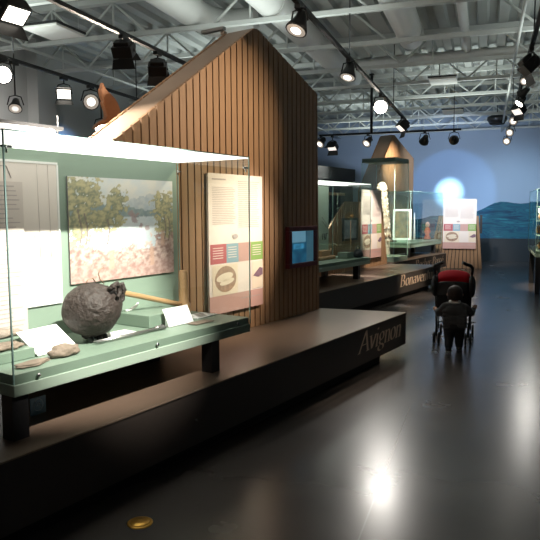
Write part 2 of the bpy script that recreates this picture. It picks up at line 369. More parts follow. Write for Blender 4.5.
def platform(u0, u1, nf, depth, lab, txt, tu, tw, tz, cap, lm, toe_end=0.55):
    t = ething('display_platform', lab, 'platform', u0, nf)
    L = u1-u0; sk = depth*tan(PA)                          # the far end is cut parallel to the hall's cross axis
    MB().prism([(0, 0), (L, 0), (L-sk, depth), (0, depth)], 0.10, TOP-0.012, axis='z').build('body', 'deck_face', t)
    MB().prism([(0, -0.002), (L+0.001, -0.002), (L-sk, depth), (0, depth)], TOP-0.012, TOP, axis='z').build('deck_top', 'deck_top', t)
    MB().box((0, -0.006, TOP-0.010), (L, -0.002, TOP-0.001)).build('front_edge', 'deck_edge', t)
    MB().prism([(0, 0.07), (L-toe_end, 0.07), (L-toe_end-sk, depth-0.05), (0, depth-0.05)], 0.0, 0.10, axis='z').build('toe_kick', 'matte_black', t)
    lettering(txt, tu-u0, tz, cap, tw, lm, t)
    return t
platform(-1.2, 6.62, -2.565, 1.35, 'dark brown stepped platform lettered Avignon under the nearest case', 'Avignon', 5.40, 1.06, 0.222, 0.20, 'letter')
platform(7.35, 12.72, -4.20, 1.45, 'dark brown platform lettered Bonaventure behind the nearest platform', 'Bonaventure', 10.52, 1.98, 0.225, 0.205, 'letter_bright')
platform(12.56, 16.25, -5.22, 1.5, 'farthest brown platform lettered Rocher-Percé under the last case', 'Rocher-Percé', 14.0, 2.0, 0.22, 0.20, 'letter_bright')
# small pale screw on the platform front
o = MB().lathe([(0.006, 0), (0.005, 0.003)], 10, mat4=Matrix.Rotation(pi/2, 4, 'X')).build('screw_cap', 'chrome', loc=W(3.0, -2.565+0.001, 0.262), rz=RZ)
tag(o, 'tiny bright screw cap on the front of the Avignon platform', 'screw')

# ------------------------------------------------------------------ slatted gable walls
def roof_z(poly, x):          # height of the outline's upper side at x
    best = None
    for (a, b) in zip(poly, poly[1:]+poly[:1]):
        if abs(a[0]-b[0]) < 1e-6: continue
        if min(a[0], b[0])-1e-6 <= x <= max(a[0], b[0])+1e-6:
            z = a[1] + (b[1]-a[1])*(x-a[0])/(b[0]-a[0]); best = z if best is None else max(best, z)
    return best
def slats(poly, x0, x1, zb, y, pitch=0.088, w=0.071, th=0.034, lift=0.0):
    m = MB(); x = x0
    while x < x1 - 0.005:
        a, b = x, min(x+w, x1); mid = None
        za, zb2 = roof_z(poly, a), roof_z(poly, b)
        za += lift; zb2 += lift
        m.prism([(a, zb), (b, zb), (b, zb2), (a, za)], y, y+th)
        x += pitch
    return m
def gable(lab, u0, n, zb, poly, thick, roofs):
    t = ething('gable_wall', lab, 'gable wall', u0, n, zb+0.002)
    P = [(a-u0, b-zb) for a, b in poly]
    xs = [p[0] for p in P]
    slats(P, min(xs), max(xs), 0, 0.0).build('slat_cladding', 'wood_slat', t)
    Pin = [(min(max(a, min(xs)+0.012), max(xs)-0.012), b-(0.02 if b > 0.01 else 0)) for a, b in P]
    MB().prism(Pin, 0.034, thick-0.034).build('core', 'wood_back', t)
    slats(P, min(xs), max(xs), 0, thick-0.034).build('rear_cladding', 'wood_slat', t)
    for (i, j) in roofs:
        a, b = P[i], P[j]; d = Vector((b[0]-a[0], b[1]-a[1])).normalized(); nn = Vector((-d.y, d.x)) 
        if nn.y < 0: nn = -nn
        m = MB(); e = 0.012
        q = [(a[0], a[1]-0.022), (b[0], b[1]-0.022), (b[0]+nn.x*e, b[1]-0.022+nn.y*e), (a[0]+nn.x*e, a[1]-0.022+nn.y*e)]
        m.prism(q, 0.035, thick-0.035); m.build('roof_board', 'roof_board', t)
    return t
A_poly = [(2.55, TOP), (6.30, TOP), (6.27, 2.872), (5.05, 3.33), (2.55, 1.652)]
gable('tall brown slatted gable wall on the Avignon platform behind the lit case', 2.55, -3.495, TOP, A_poly, 0.36, [(3, 4), (2, 3)])
C_poly = [(13.6, TOP), (16.25, TOP), (16.25, 2.95), (14.87, 3.45), (13.6, 2.05)]
gable('farthest slatted gable wall with a lit peak above the tall glass case', 13.6, -6.15, TOP, C_poly, 0.36, [(3, 4), (2, 3)])
# ridge batten sticking out at the back of the near gable
t = ething('ridge_batten', 'short grey batten lying on the ridge of the near gable wall', 'batten', 5.05, -3.86, 3.335)
MB().box((-0.10, -0.05, 0.0), (-0.05, 0.22, 0.03)).build('bar', 'steel', t); MB().box((-0.02, 0.0, -0.02), (0.03, 0.04, 0.012)).build('block', 'roof_board', t)
# leaning slatted wall of the second exhibit
t = ething('slatted_screen', 'low slatted wall with slanted right edge on the Bonaventure platform', 'screen', 7.6, -5.22, TOP+0.002)
Bp = [(0, 0), (4.76, 0), (4.44, 1.29), (2.77, 1.29), (1.35, 0.20), (0, 0.20)]
m = MB(); x = 0
while x < 4.73:
    a, b = x, min(x+0.071, 4.75)
    za, zb_ = roof_z(Bp, a), roof_z(Bp, b); m.prism([(a, 0), (b, 0), (b, zb_), (a, za)], 0, 0.025); x += 0.088
m.build('slat_cladding', 'wood_slat', t); MB().prism([(0.01, 0), (4.74, 0), (4.42, 1.27), (2.78, 1.27), (1.36, 0.18), (0.01, 0.18)], 0.025, 0.06).build('backing', 'wood_back', t)
# end wall of the third exhibit, facing down the hall
t = thing('slatted_screen', 'slatted wedge wall standing at the end of the last platform', 'screen', (-1.17, 17.80, 0))
Ep = [(-0.35, 0), (1.10, 0), (0.98, 1.42), (0.02, 1.42)]
m = MB(); k = 0; 
while k < 14:
    f0, f1 = k/14.0, (k+0.8)/14.0
    b0 = -0.35+1.45*f0; b1 = -0.35+1.45*f1; t0 = -0.07+1.05*f0; t1 = -0.07+1.05*f1
    m.prism([(b0, 0), (b1, 0), (t1, 1.42), (t0, 1.42)], 0, 0.025); k += 1
m.build('slat_cladding', 'wood_slat', t); MB().prism([(-0.34, 0), (1.07, 0), (0.96, 1.40), (-0.06, 1.40)], 0.025, 0.14).build('backing', 'wood_back', t)
MB().box((1.0, -0.03, 0.95), (1.06, 0.12, 1.44)).build('corner_post', 'black', t)

# ------------------------------------------------------------------ display cases
ZB, ZS, ZT, ZG = 0.685, 0.745, 0.795, 1.99
def case(lab, u, n, L, D, base, back=True, legs=((0.0, 0.0), (0.0, 1.0), (0.82, 0.0), (0.82, 1.0)), lit=True, rot=0.0, loc=None, zg=ZG, edgecol='glass_edge', tint='glass', screws=True, gtop=False):
    t = thing('display_case', lab, 'display case', loc if loc is not None else W(u, n, base), (RZ if loc is None else 0) + rot)
    zb, zs, zt, z1 = ZB-base, ZS-base, ZT-base, zg-base
    MB().box((0, 0, zb), (L, D, zs)).build('table_frame', 'sage', t, bevel=0.004)
    MB().box((0.008, 0.008, zs), (L-0.008, D-0.008, zt)).build('display_tray', 'sage_tray', t)
    for fx, fy in legs:
        x = fx*(L-0.1); y = 0.02 + fy*(D-0.12)
        lg = MB().box((x, y, 0), (x+0.09, y+0.09, zb)).build('leg', 'black', t)
    if back:
        MB().box((0.0, D-0.035, zt), (L-0.055, D-0.012, z1-0.012)).build('back_panel', 'sage', t)
    g = MB()
    zg0 = zs + 0.004
    g.quad((0, 0, zg0), (L, 0, zg0), (L, 0, z1), (0, 0, z1)); 
    g.build('front_glass', tint, t)
    MB().quad((0, D, zg0), (0, 0, zg0), (0, 0, z1), (0, D, z1)).build('side_glass', tint, t)
    MB().quad((L, 0, zg0), (L, D, zg0), (L, D, z1), (L, 0, z1)).build('side_glass', tint, t)
    if not back: MB().quad((0, D, zg0), (L, D, zg0), (L, D, z1), (0, D, z1)).build('rear_glass', tint, t)
    e = MB(); r = 0.0035
    for (x, y) in ((0, 0), (L, 0), (L, D), (0, D)): e.box((x-r, y-r, zg0), (x+r, y+r, z1))
    for (a, b) in (((0, -r), (L, r)), ((0, D-r), (L, D+r))): e.box((a[0], a[1], z1-0.004), (b[0], b[1], z1+0.003))
    for x in (0, L): e.box((x-r, 0, z1-0.004), (x+r, D, z1+0.003))
    e.build('glass_edge', edgecol, t)
    if lit:
        MB().box((0.003, 0.003, z1-0.010), (L-0.003, D-0.003, z1-0.004)).build('light_panel', 'lightbox', t)
        MB().box((0.003, 0.003, z1-0.004), (L-0.003, D-0.003, z1+0.002)).build('glow_blocker', 'white', t)  # opaque sheet added to block the panel's upward glow
    elif gtop:
        MB().quad((0, 0, z1), (L, 0, z1), (L, D, z1), (0, D, z1)).build('top_glass', tint, t)
    if screws:
        for fx in (0.07, 0.5, 0.92):
            MB().lathe([(0.011, 0), (0.010, 0.008), (0.004, 0.010)], 10, mat4=Matrix.Translation((fx*L, -0.001, (zs+zt)/2)) @ Matrix.Rotation(pi/2, 4, 'X')).build('lock_screw', 'chrome', t)
        for fx, fy in ((0.01, 0.0), (0.3, 0.965), (0.985, 0.0), (0.985, 0.95)):
            c = MB(); x = fx*L; y = fy*D
            c.box((x-0.03, y+0.004, z1-0.085), (x+0.03, y+0.012, z1-0.073)); c.tube([(x, y+0.008, z1-0.11), (x, y+0.008, z1-0.07)], 0.006, 6)
            c.build('glass_clip', 'chrome', t)
    return t
CN, CU, CD, CL = -2.72, 1.82, 0.70, 2.01
case('nearest lit glass case on sage green table with painting and round float', CU, CN, CL, CD, TOP)
C2U, C2N = 7.85, -4.46
case('second glass case on the Bonaventure platform holding a black kettle', C2U, C2N, 1.97, 0.72, TOP, back=False, zg=2.03, edgecol='glass_edge', tint='glass_green', gtop=True, screws=False)
case('last glass case on the Rocher-Percé platform holding a white framed picture', 14.25, -5.45, 2.3, 0.68, TOP, back=False, lit=False, gtop=True, tint='glass_green', screws=False, zg=2.03)
case('glass case on black legs at the right edge of the hall', 0, 0, 2.2, 0.75, 0.0, back=False, lit=False, gtop=True, loc=Vector((1.64, 12.85, 0)), rot=pi/2, tint='glass_green', screws=False, zg=1.97)
# light strip of the second case
MB().box((0.02, 0.30, 2.03-TOP-0.03), (1.70, 0.42, 2.03-TOP-0.006)).build('light_strip', 'lightbox', [o for o in bpy.data.objects if o.name.startswith('display_case')][1])
bpy.context.view_layer.update()
# tall tower case
t = ething('tower_case', 'tall narrow glass tower case with a green top holding the mottled post', 'display case', 12.85, -5.28, TOP)
L, D, z1 = 0.80, 0.78, 2.63-TOP
MB().box((0, 0, 0), (L, D, 0.10)).build('base', 'sage', t, bevel=0.004)
MB().box((0, 0, z1), (L, D, z1+0.09)).build('top_cap', 'sage_dark', t, bevel=0.003)
for a, b, nm in (((0,0),(L,0),'front_glass'), ((0,D),(0,0),'side_glass'), ((L,0),(L,D),'side_glass'), ((L,D),(0,D),'rear_glass')):
    MB().quad((a[0],a[1],0.10),(b[0],b[1],0.10),(b[0],b[1],z1),(a[0],a[1],z1)).build(nm, 'glass_green', t)
e = MB()
for (x, y) in ((0, 0), (L, 0), (L, D), (0, D)): e.box((x-0.004, y-0.004, 0.10), (x+0.004, y+0.004, z1))
e.build('glass_edge', 'glass_edge', t)
# mottled post inside it
t = ething('mottled_post', 'tall knobbly white and brown mottled post inside the tower case', 'post', 13.36, -5.65, TOP+0.102)
pts = []; rs = []
for i in range(34):
    z = 0.016+1.624*i/33; pts.append((-0.33*z/1.64+0.02*sin(z*3), 0.0, z)); rs.append((0.055+0.045*min(1, z/0.6))*(1+0.12*sin(i*2.1)))
rs[-1] = 0.05
m = MB().tube(pts, rs, 14)
rnd = random.Random(3)
for i in range(150):
    z = rnd.uniform(0.3, 1.60); a = rnd.uniform(0, 2*pi); r = 0.095
    m.ball((-0.33*z/1.64+0.02*sin(z*3)+r*cos(a), r*sin(a), z), rnd.uniform(0.012, 0.03), rnd.choice((0, 0, 1, 2)), 7, 5)
m.build('shaft', ['mottled', 'white', 'sepia'], t); MB().lathe([(0.07, 0), (0.07, 0.02), (0.05, 0.03)], 16, 0, (0.0, 0, 0.0)).build('foot', 'sage', t)

# dark cabinet behind the second case
t = ething('dark_cabinet', 'dark grey upright cabinet standing behind the second glass case', 'cabinet', 8.7, -5.30, TOP+0.002)
MB().box((0.03, 0.03, 0), (2.22, 0.32, 1.68)).build('body', 'dark_cabinet', t)
MB().box((0, 0, 1.68), (2.25, 0.33, 1.90)).build('header', 'dark_cabinet', t)
MB().box((0.6, 0.01, 1.40), (1.85, 0.03, 1.45)).build('rail', 'wood_edge', t)
# back sheet of second case (sage) standing behind the left half
o = MB().box((0, 0, 0), (1.72, 0.02, 1.20)).build('backdrop_board', 'sage', loc=W(7.87, -5.14, ZT+0.002), rz=RZ)
tag(o, 'sage green board standing upright inside the second case', 'board')

# ------------------------------------------------------------------ text panels
def text_panel(t, w, h, rnd):
    MB().box((0, 0, 0), (w, 0.02, h)).build('board', 'offwhite', t)
    m = MB(); y = -0.0015
    def q(x0, z0, x1, z1, mi): m.quad((x0*w, y, z0*h), (x1*w, y, z0*h), (x1*w, y, z1*h), (x0*w, y, z1*h), mi)
    q(0.0, 0.0, 1.0, 0.13, 3)
    q(0.02, 0.36, 0.30, 0.50, 0); q(0.30, 0.36, 0.52, 0.50, 1); q(0.52, 0.36, 0.76, 0.50, 3); q(0.76, 0.36, 1.0, 0.50, 2)
    y = -0.003
    q(0.05, 0.13, 0.50, 0.35, 4); q(0.78, 0.14, 1.0, 0.35, 4)
    for cx, a, b, n in ((0.06, 0.9, 0.63, 22), (0.52, 0.95, 0.60, 24)):
        for i in range(n):
            z = a + (b-a)*i/n; q(cx, z, cx+0.36+0.06*rnd.random(), z+0.004, 5)
    for i in range(5): q(0.06, 0.47-0.018*i, 0.24, 0.475-0.018*i, 6); q(0.33, 0.47-0.018*i, 0.48, 0.475-0.018*i, 6); q(0.79, 0.47-0.018*i, 0.96, 0.475-0.018*i, 6)
    q(0.06, 0.955, 0.30, 0.965, 5); q(0.55, 0.08, 0.95, 0.085, 5)
    y = -0.0045
    # round sepia photograph and a smaller dark one, a little sketch above
    for (cx, cz, rx, rz_, mi) in ((0.28, 0.245, 0.19, 0.095, 7), (0.46, 0.55, 0.05, 0.018, 5)):
        m.add([(cx*w + rx*w*cos(2*pi*k/24), y, cz*h + rz_*h*sin(2*pi*k/24)) for k in range(24)], [tuple(range(24))], mi)
    y = -0.006
    for (cx, cz, rx, rz_, mi) in ((0.26, 0.26, 0.15, 0.03, 4), (0.30, 0.225, 0.13, 0.022, 4)):
        m.add([(cx*w + rx*w*cos(2*pi*k/16), y, cz*h + rz_*h*sin(2*pi*k/16) + 0.03*cos(2*pi*k/16)*0.5) for k in range(16)], [tuple(range(16))], mi)
    m.add([(a*w, y, b*h) for a, b in ((0.80,0.24),(0.86,0.27),(0.93,0.30),(0.99,0.29),(0.99,0.24),(0.9,0.225))], [(0,1,2,3,4,5)], 8)
    m.build('print', ['red_block', 'blue_block', 'green_block', 'pink_block', 'cream', 'ink_soft', 'offwhite', 'sepia', 'plum'], t)
t = ething('text_board', 'pale text panel with coloured blocks hung on the near gable wall', 'text panel', 4.26, -3.46, 0.675)
text_panel(t, 0.83, 1.25, random.Random(1))
t = ething('text_board', 'pale text panel behind the second case beside the mottled post', 'text panel', 11.02, -5.19, 0.645)
text_panel(t, 0.93, 1.34, random.Random(2))
t = thing('text_board', 'pale text panel on the slatted wedge wall at the end of the hall', 'text panel', (-1.12, 17.75, 0.53))
text_panel(t, 0.86, 1.34, random.Random(3))
t['label'] = 'pale text panel on the slatted wedge wall beyond the stroller'

# monitor with a red frame
t = ething('wall_monitor', 'small square blue screen in dark red frame on the gable wall', 'monitor', 5.56, -3.44, 0.985)
w, h = 0.60, 0.44
m = MB().box((0, 0, 0), (w, 0.05, 0.05)).box((0, 0, h-0.05), (w, 0.05, h)).box((0, 0, 0.05), (0.06, 0.05, h-0.05)).box((w-0.06, 0, 0.05), (w, 0.05, h-0.05))
m.build('frame', 'red_frame', t, bevel=0.004)
def scr(u, v):
    c = lerp((0.012, 0.06, 0.13), (0.03, 0.20, 0.34), 0.5 + 0.5*noise.noise((u*4, v*5, 0)))
    if v > 0.66 and u < 0.65: c = lerp(c, (0.25, 0.55, 0.72), 0.75)
    if 0.45 < v < 0.6 and 0.1 < u < 0.6: c = lerp(c, (0.10, 0.50, 0.85), 0.5 + 0.5*noise.noise((u*9, v*9, 2)))
    if u > 0.68: c = lerp(c, (0.09, 0.20, 0.24), 0.6)
    return c
paint_grid('screen', w-0.12, h-0.1, 30, 24, scr, 'screen', t, (0.06, 0.02, 0.05), edge='black')

# ------------------------------------------------------------------ inside the nearest case
ZT += 0.002
CB = CN - CD + 0.035                    # face of the back panel
def pic(u, v):
    """river seen between trees, pale pink bank in front"""
    n1 = noise.fractal((u*7, v*7, 1.3), 0.9, 2.1, 4); n2 = noise.fractal((u*22, v*22, 5.1), 0.9, 2.1, 3); n3 = noise.noise((u*55, v*55, 2.0))
    c = lerp((0.66, 0.72, 0.74), (0.85, 0.80, 0.70), 0.5 + 0.9*n1)
    hill = 0.80 + 0.05*sin(u*9+1) + 0.03*n2
    if v < hill and u > 0.40: c = lerp((0.42, 0.50, 0.55), c, 0.35 + 0.4*n2)
    hill2 = 0.72 + 0.03*sin(u*6) + 0.02*n2
    if v < hill2: c = lerp((0.17, 0.27, 0.29), (0.28, 0.37, 0.36), 0.5+n2)
    if v < 0.62 + 0.015*n2: c = lerp((0.55, 0.64, 0.68), (0.70, 0.75, 0.77), 0.5+n1+0.4*n3)
    bank = 0.30 + 0.30*abs(u-0.42)**1.2 + 0.10*n1
    if v < bank + 0.08*n2: c = lerp((0.26, 0.12, 0.10), (0.70, 0.52, 0.45), 0.5 + 0.9*n2 + 0.5*n3)
    if v < 0.16+0.05*n2: c = lerp(c, (0.40, 0.20, 0.17), 0.45)
    for (cu, cv, ru, rv) in ((0.10, 0.80, 0.20, 0.20), (0.06, 0.60, 0.16, 0.22), (0.42, 0.76, 0.10, 0.15), (0.30, 0.60, 0.18, 0.12), (0.90, 0.72, 0.13, 0.16), (0.93, 0.55, 0.12, 0.14)):
        d = ((u-cu)/ru)**2 + ((v-cv)/rv)**2
        if d < 1 + 1.3*n2 + 0.5*n3: c = lerp((0.13, 0.17, 0.09), (0.52, 0.46, 0.22), 0.45 + 1.2*n2 + 0.6*n3)
    for (cu, cv, r) in ((0.60, 0.60, 0.05), (0.65, 0.52, 0.025), (0.72, 0.50, 0.03), (0.55, 0.65, 0.03)):
        if (u-cu)**2*1.6 + (v-cv)**2 < r*r*(1+1.2*n2): c = lerp(c, (0.33, 0.20, 0.20), 0.75)
    for cu, top in ((0.09, 0.7), (0.14, 0.66), (0.33, 0.6), (0.905, 0.62), (0.95, 0.6)):
        if abs(u - cu - 0.012*sin(v*16)) < 0.006 and 0.35 < v < top: c = (0.15, 0.11, 0.09)
    for cu, b, hh in ((0.76, 0.10, 0.20), (0.36, 0.10, 0.19), (0.88, 0.30, 0.17)):
        if abs(u-cu) < 0.022*(1+0.6*n3) and b < v < b+hh: c = lerp(c, (0.58, 0.33, 0.22), 0.7)
    return lerp(c, (0.74, 0.64, 0.60), 0.16)
o = paint_grid('landscape_painting', 1.0, 0.71, 150, 104, pic, 'painted', None, W(2.705, CB+0.018, 1.118), rz=RZ)
tag(o, 'pale landscape painting of a river between trees inside the nearest case', 'painting')
# white drawing board on the back panel, with a text strip
t = ething('drawing_board', 'white board with faint line drawings at the left of the painting', 'board', 1.90, CB+0.010, 1.01)
MB().box((0, 0, 0), (0.735, 0.008, 0.895)).build('sheet', 'offwhite', t)
m = MB().box((0, -0.004, 0.885), (0.735, 0.009, 0.899)).box((0.725, -0.004, 0), (0.739, 0.009, 0.885)).box((0, -0.004, -0.004), (0.735, 0.009, 0.006))
m.build('border', 'white', t)
m = MB(); y = -0.003; r2 = random.Random(5)
def sline(pts, r=0.0025): m.tube([(a, y, b) for a, b in pts], r, 5)
sline([(0.02, 0.80), (0.08, 0.86), (0.13, 0.80), (0.20, 0.87), (0.27, 0.79), (0.33, 0.86), (0.37, 0.86), (0.40, 0.79)])
sline([(0.40, 0.72), (0.425, 0.64), (0.40, 0.56)]); sline([(0.02, 0.60), (0.10, 0.50), (0.04, 0.40), (0.12, 0.30)])
sline([(0.58, 0.88), (0.585, 0.30)], 0.001); sline([(0.66, 0.88), (0.665, 0.30)], 0.001)
m.box((0.54, y, 0.425), (0.565, y+0.002, 0.45)); m.box((0.60, y, 0.43), (0.625, y+0.002, 0.442))
m.build('line_drawing', 'ink_soft', t)
t = ething('text_strip', 'narrow pinkish strip of printed text hanging before the white board', 'text panel', 2.10, CB+0.032, ZT)
MB().box((0, 0, 0.04), (0.26, 0.006, 0.98)).build('sheet', 'strip_paper', t); MB().box((0.0, -0.010, 0), (0.26, 0.016, 0.04)).build('foot', 'sage', t)
m = MB()
for i in range(34):
    z = 0.95 - i*0.027; m.box((0.02, -0.0015, z), (0.02+0.12+0.1*r2.random(), -0.0005, z+0.006))
m.build('print', 'ink_soft', t)

# round float
t = ething('round_float', 'large dark wrinkled round float with knotted neck on short black feet', 'float', 2.60, -3.05, ZT)
bm_ = bmesh.new(); bmesh.ops.create_icosphere(bm_, subdivisions=5, radius=1)
for v in bm_.verts:
    p = v.co.copy(); k = 1 + 0.035*noise.noise(p*2.2) + 0.02*noise.noise(p*6) + 0.012*noise.noise(p*15)
    x = p.x*0.180*k; yy = p.y*0.175*k; z = p.z*0.166*k
    if p.x > 0.45:                                        # drawn out toward the knotted neck, upper right
        f = (p.x-0.45)/0.55; x += 0.03*f*f; z += 0.05*f*f; 
    if p.z > 0.4 and p.x > 0.1: z += 0.012*noise.noise(p*9)
    v.co = (x, yy, z + 0.195)
me = bpy.data.meshes.new('body'); bm_.to_mesh(me); bm_.free(); me.materials.append(M['pot'])
for p in me.polygons: p.use_smooth = True
o = bpy.data.objects.new('body', me); C.objects.link(o); o.parent = t
m = MB()
m.tube([(0.03, -0.12, 0.318), (0.04, -0.15, 0.345), (0.075, -0.15, 0.36), (0.10, -0.14, 0.335), (0.09, -0.15, 0.295), (0.06, -0.165, 0.275)], [0.014, 0.018, 0.017, 0.017, 0.015, 0.011], 8)
m.tube([(0.13, -0.09, 0.335), (0.155, -0.11, 0.345), (0.17, -0.11, 0.305), (0.155, -0.115, 0.285)], [0.015, 0.018, 0.017, 0.011], 8)
m.tube([(0.175, -0.02, 0.29), (0.205, -0.03, 0.305), (0.23, -0.03, 0.275), (0.22, -0.04, 0.235), (0.20, -0.04, 0.22)], [0.028, 0.022, 0.018, 0.016, 0.012], 8)
m.ball((0.20, 0.0, 0.27), (0.03, 0.03, 0.035))
m.build('knotted_neck', 'pot', t)
for a, b in ((-0.055, -0.05), (0.0, -0.06), (0.055, -0.05), (0.0, 0.06)):
    MB().ball((a, b, 0.022), (0.018, 0.018, 0.022), 0, 10, 6).build('foot', 'black', t)
MB().box((-0.05, -0.05, 0.02), (0.05, 0.05, 0.045)).build('support_plate', 'black', t, bevel=0.01)
m = MB().tube([(-0.06, -0.02, 0.36), (-0.05, -0.03, 0.385), (-0.01, -0.03, 0.395), (0.02, -0.02, 0.365)], 0.004, 6)
m.tube([(0.08, -0.03, 0.35), (0.05, -0.03, 0.38), (0.035, -0.03, 0.415), (0.05, -0.03, 0.445), (0.09, -0.02, 0.45)], 0.004, 6)
m.build('wire_loop', 'sepia', t)

# wooden mallet: long handle sloping down to the right, upright head at its end
t = ething('wooden_mallet', 'wooden long handled mallet sloping down behind the round float', 'mallet', 3.62, -3.22, ZT)
MB().tube([(0.02, 0.0, 0.075), (-0.2, 0.0, 0.135), (-0.5, 0.0, 0.215), (-0.86, 0.0, 0.31)], [0.020, 0.019, 0.019, 0.021], 12).build('handle', 'wood_pale', t)
m = MB().lathe([(0.048, 0.0), (0.055, 0.03), (0.05, 0.08), (0.036, 0.12), (0.031, 0.20), (0.033, 0.335), (0.028, 0.345)], 14, c=(0.03, 0, 0))
m.build('head', 'wood_pale', t)
MB().box((-0.85, -0.02, 0), (-0.81, 0.02, 0.282)).build('stand', 'sage', t)

# risers, cards, stones
def riser(lab, u, n, w, d, h, rot=0.0):
    o = MB().box((-w/2, -d/2, 0), (w/2, d/2, h)).build('display_riser', 'sage_tray', loc=W(u, n, ZT), rz=RZ+rot, bevel=0.003); return tag(o, lab, 'riser')
riser('green display block right of the round float behind the white card', 3.27, -3.205, 0.38, 0.34, 0.085)
riser('green display block in the left corner under the middle stone', 2.00, -3.06, 0.26, 0.17, 0.055)
riser('green display block at the back left under the far flat stone', 2.08, -3.25, 0.34, 0.15, 0.085)
def card(lab, u, n, w, d, tilt, rot=0.0, z=ZT, matn='paper', nm='label_card'):
    t = thing(nm, lab, 'card', W(u, n, z), RZ+rot)
    h = d*sin(tilt); dd = d*cos(tilt)
    MB().prism([(-0.0, 0.002), (dd, h+0.002), (dd, h+0.006), (0, 0.006)], -w/2, w/2, axis='x').build('sheet', matn, t)
    if tilt > 0.1:
        MB().prism([(dd*0.45, 0), (dd*0.94, 0), (dd*0.94, h*0.93)], -w/2+0.02, w/2-0.02, axis='x').build('wedge', matn, t)
    return t
card('large blank white card tilted up between the stones and the float', 2.29, -2.985, 0.30, 0.20, 0.62, 0.12)
card('white card leaning on the green block right of the float', 3.31, -2.945, 0.26, 0.13, 1.10, 0.0)
card('flat pale card lying under the metal tongs', 2.80, -3.00, 0.27, 0.14, 0.0, -0.05)
t = card('grey printed booklet lying flat before the leaning white card', 3.44, -2.835, 0.20, 0.09, 0.0, 0.0, matn='stone', nm='booklet')
def sheet(u, v): 
    return lerp((0.62, 0.62, 0.60), (0.30, 0.30, 0.31), 1.0 if noise.noise((u*16, v*9, 3)) > 0.12 else 0.1)
t = ething('printed_sheet', 'grey and white printed sheet at the right end of the nearest case', 'sheet', 3.545, -3.0, ZT)
m = MB().box((0, 0, 0.0), (0.24, 0.15, 0.006)); m.build('page', 'paper', t)
m = MB()
for i in range(7):
    for j in range(3):
        if (i*3+j) % 4: m.box((0.015+0.032*i, 0.015+0.042*j, 0.0062), (0.04+0.032*i, 0.045+0.042*j, 0.0072))
m.build('print', 'steel', t)
def stone(lab, u, n, z, sx, sy, sz, seed, matn='stone', rot=0.0, point=False):
    b = bmesh.new(); bmesh.ops.create_icosphere(b, subdivisions=4, radius=1)
    for v in b.verts:
        p = v.co.copy(); k = 1 + 0.25*noise.noise(p*1.7+Vector((seed, 0, 0))) + 0.10*noise.noise(p*5+Vector((0, seed, 0)))
        y = p.y*sy*k
        if point: y *= max(0.12, 1 - max(0, p.x)*0.75)
        v.co = (p.x*sx*k, y, max(-0.55, p.z)*sz*k + sz*0.62)
    zm = min(v.co.z for v in b.verts)
    for v in b.verts: v.co.z -= zm
    me = bpy.data.meshes.new('stone_tool'); b.to_mesh(me); b.free(); me.materials.append(M[matn])
    for p in me.polygons: p.use_smooth = True
    o = bpy.data.objects.new('stone_tool', me); C.objects.link(o); o.location = W(u, n, z); o.rotation_euler = (0, 0, RZ+rot)
    return tag(o, lab, 'stone tool')
stone('long flat pale stone on the block at the back left of the case', 2.08, -3.25, ZT+0.086, 0.15, 0.065, 0.030, 1, 'stone_pale')
stone('long flat brown stone on the green block in the left corner', 1.99, -3.06, ZT+0.055, 0.11, 0.06, 0.026, 2)
stone('thin pointed brown stone lying flat at the front left', 2.01, -2.83, ZT, 0.115, 0.045, 0.014, 3, 'stone', 0.1, True)
stone('chunky brown stone in front of the large white card', 2.24, -2.87, ZT, 0.095, 0.055, 0.038, 4, 'stone')
t = ething('metal_tongs', 'long thin dark metal tongs lying at the front of the case', 'tongs', 2.53, -2.93, ZT)
m = MB().tube([(0, 0, 0.016), (0.30, -0.004, 0.014), (0.52, 0.0, 0.014)], [0.006, 0.007, 0.008], 8).tube([(0.0, 0.028, 0.016), (0.30, 0.020, 0.014), (0.52, 0.016, 0.014)], [0.006, 0.007, 0.008], 8)
m.build('blade', 'steel', t)
m = MB().ball((0.53, 0.008, 0.018), (0.025, 0.020, 0.016)); m.tube([(0.50, 0.008, 0.016), (0.585, -0.012, 0.016)], 0.011, 8); m.tube([(0.53, 0.008, 0.02), (0.60, 0.03, 0.02)], 0.012, 8); m.build('hinge', 'steel', t)
t = ething('bone_hook', 'small pale curved bone hook on the green block', 'hook', 3.18, -3.30, ZT+0.085)
MB().tube([(-0.05, 0, 0.008), (0.0, 0.01, 0.012), (0.05, 0.012, 0.03), (0.075, 0.012, 0.05)], [0.004, 0.010, 0.010, 0.006], 8).build('shaft', 'white', t); MB().ball((-0.052, 0, 0.010), 0.009, 0, 8, 6).build('tip', 'white', t)

# poster under the case
t = ething('small_notice', 'small blue notice with a round emblem under the nearest case', 'notice', 2.105, -3.0, TOP+0.002)
MB().box((0, 0, 0), (0.10, 0.006, 0.10)).build('sheet', 'sign_blue', t)
m = MB(); 
ring = [(0.05+0.030*cos(2*pi*k/24), -0.001, 0.055+0.034*sin(2*pi*k/24)) for k in range(25)]; m.tube(ring, 0.003, 5)
m.tube([(0.035, -0.001, 0.05), (0.05, -0.001, 0.065), (0.065, -0.001, 0.05)], 0.004, 5); m.build('emblem', 'sign_mark', t)

# light fitting on top of the nearest case
t = ething('case_light_fitting', 'white light fitting lying on top of the nearest case', 'light fitting', 1.88, -2.92, ZG+0.004)
MB().box((0.02, 0, 0), (0.40, 0.12, 0.055)).build('body', 'lamp_dim', t, bevel=0.008); MB().box((-0.06, 0.01, 0.055), (0.46, 0.11, 0.075)).build('cover', 'steel', t)
MB().box((0.45, 0.05, 0.0), (0.456, 0.056, 0.14)).build('wire', 'white', t)

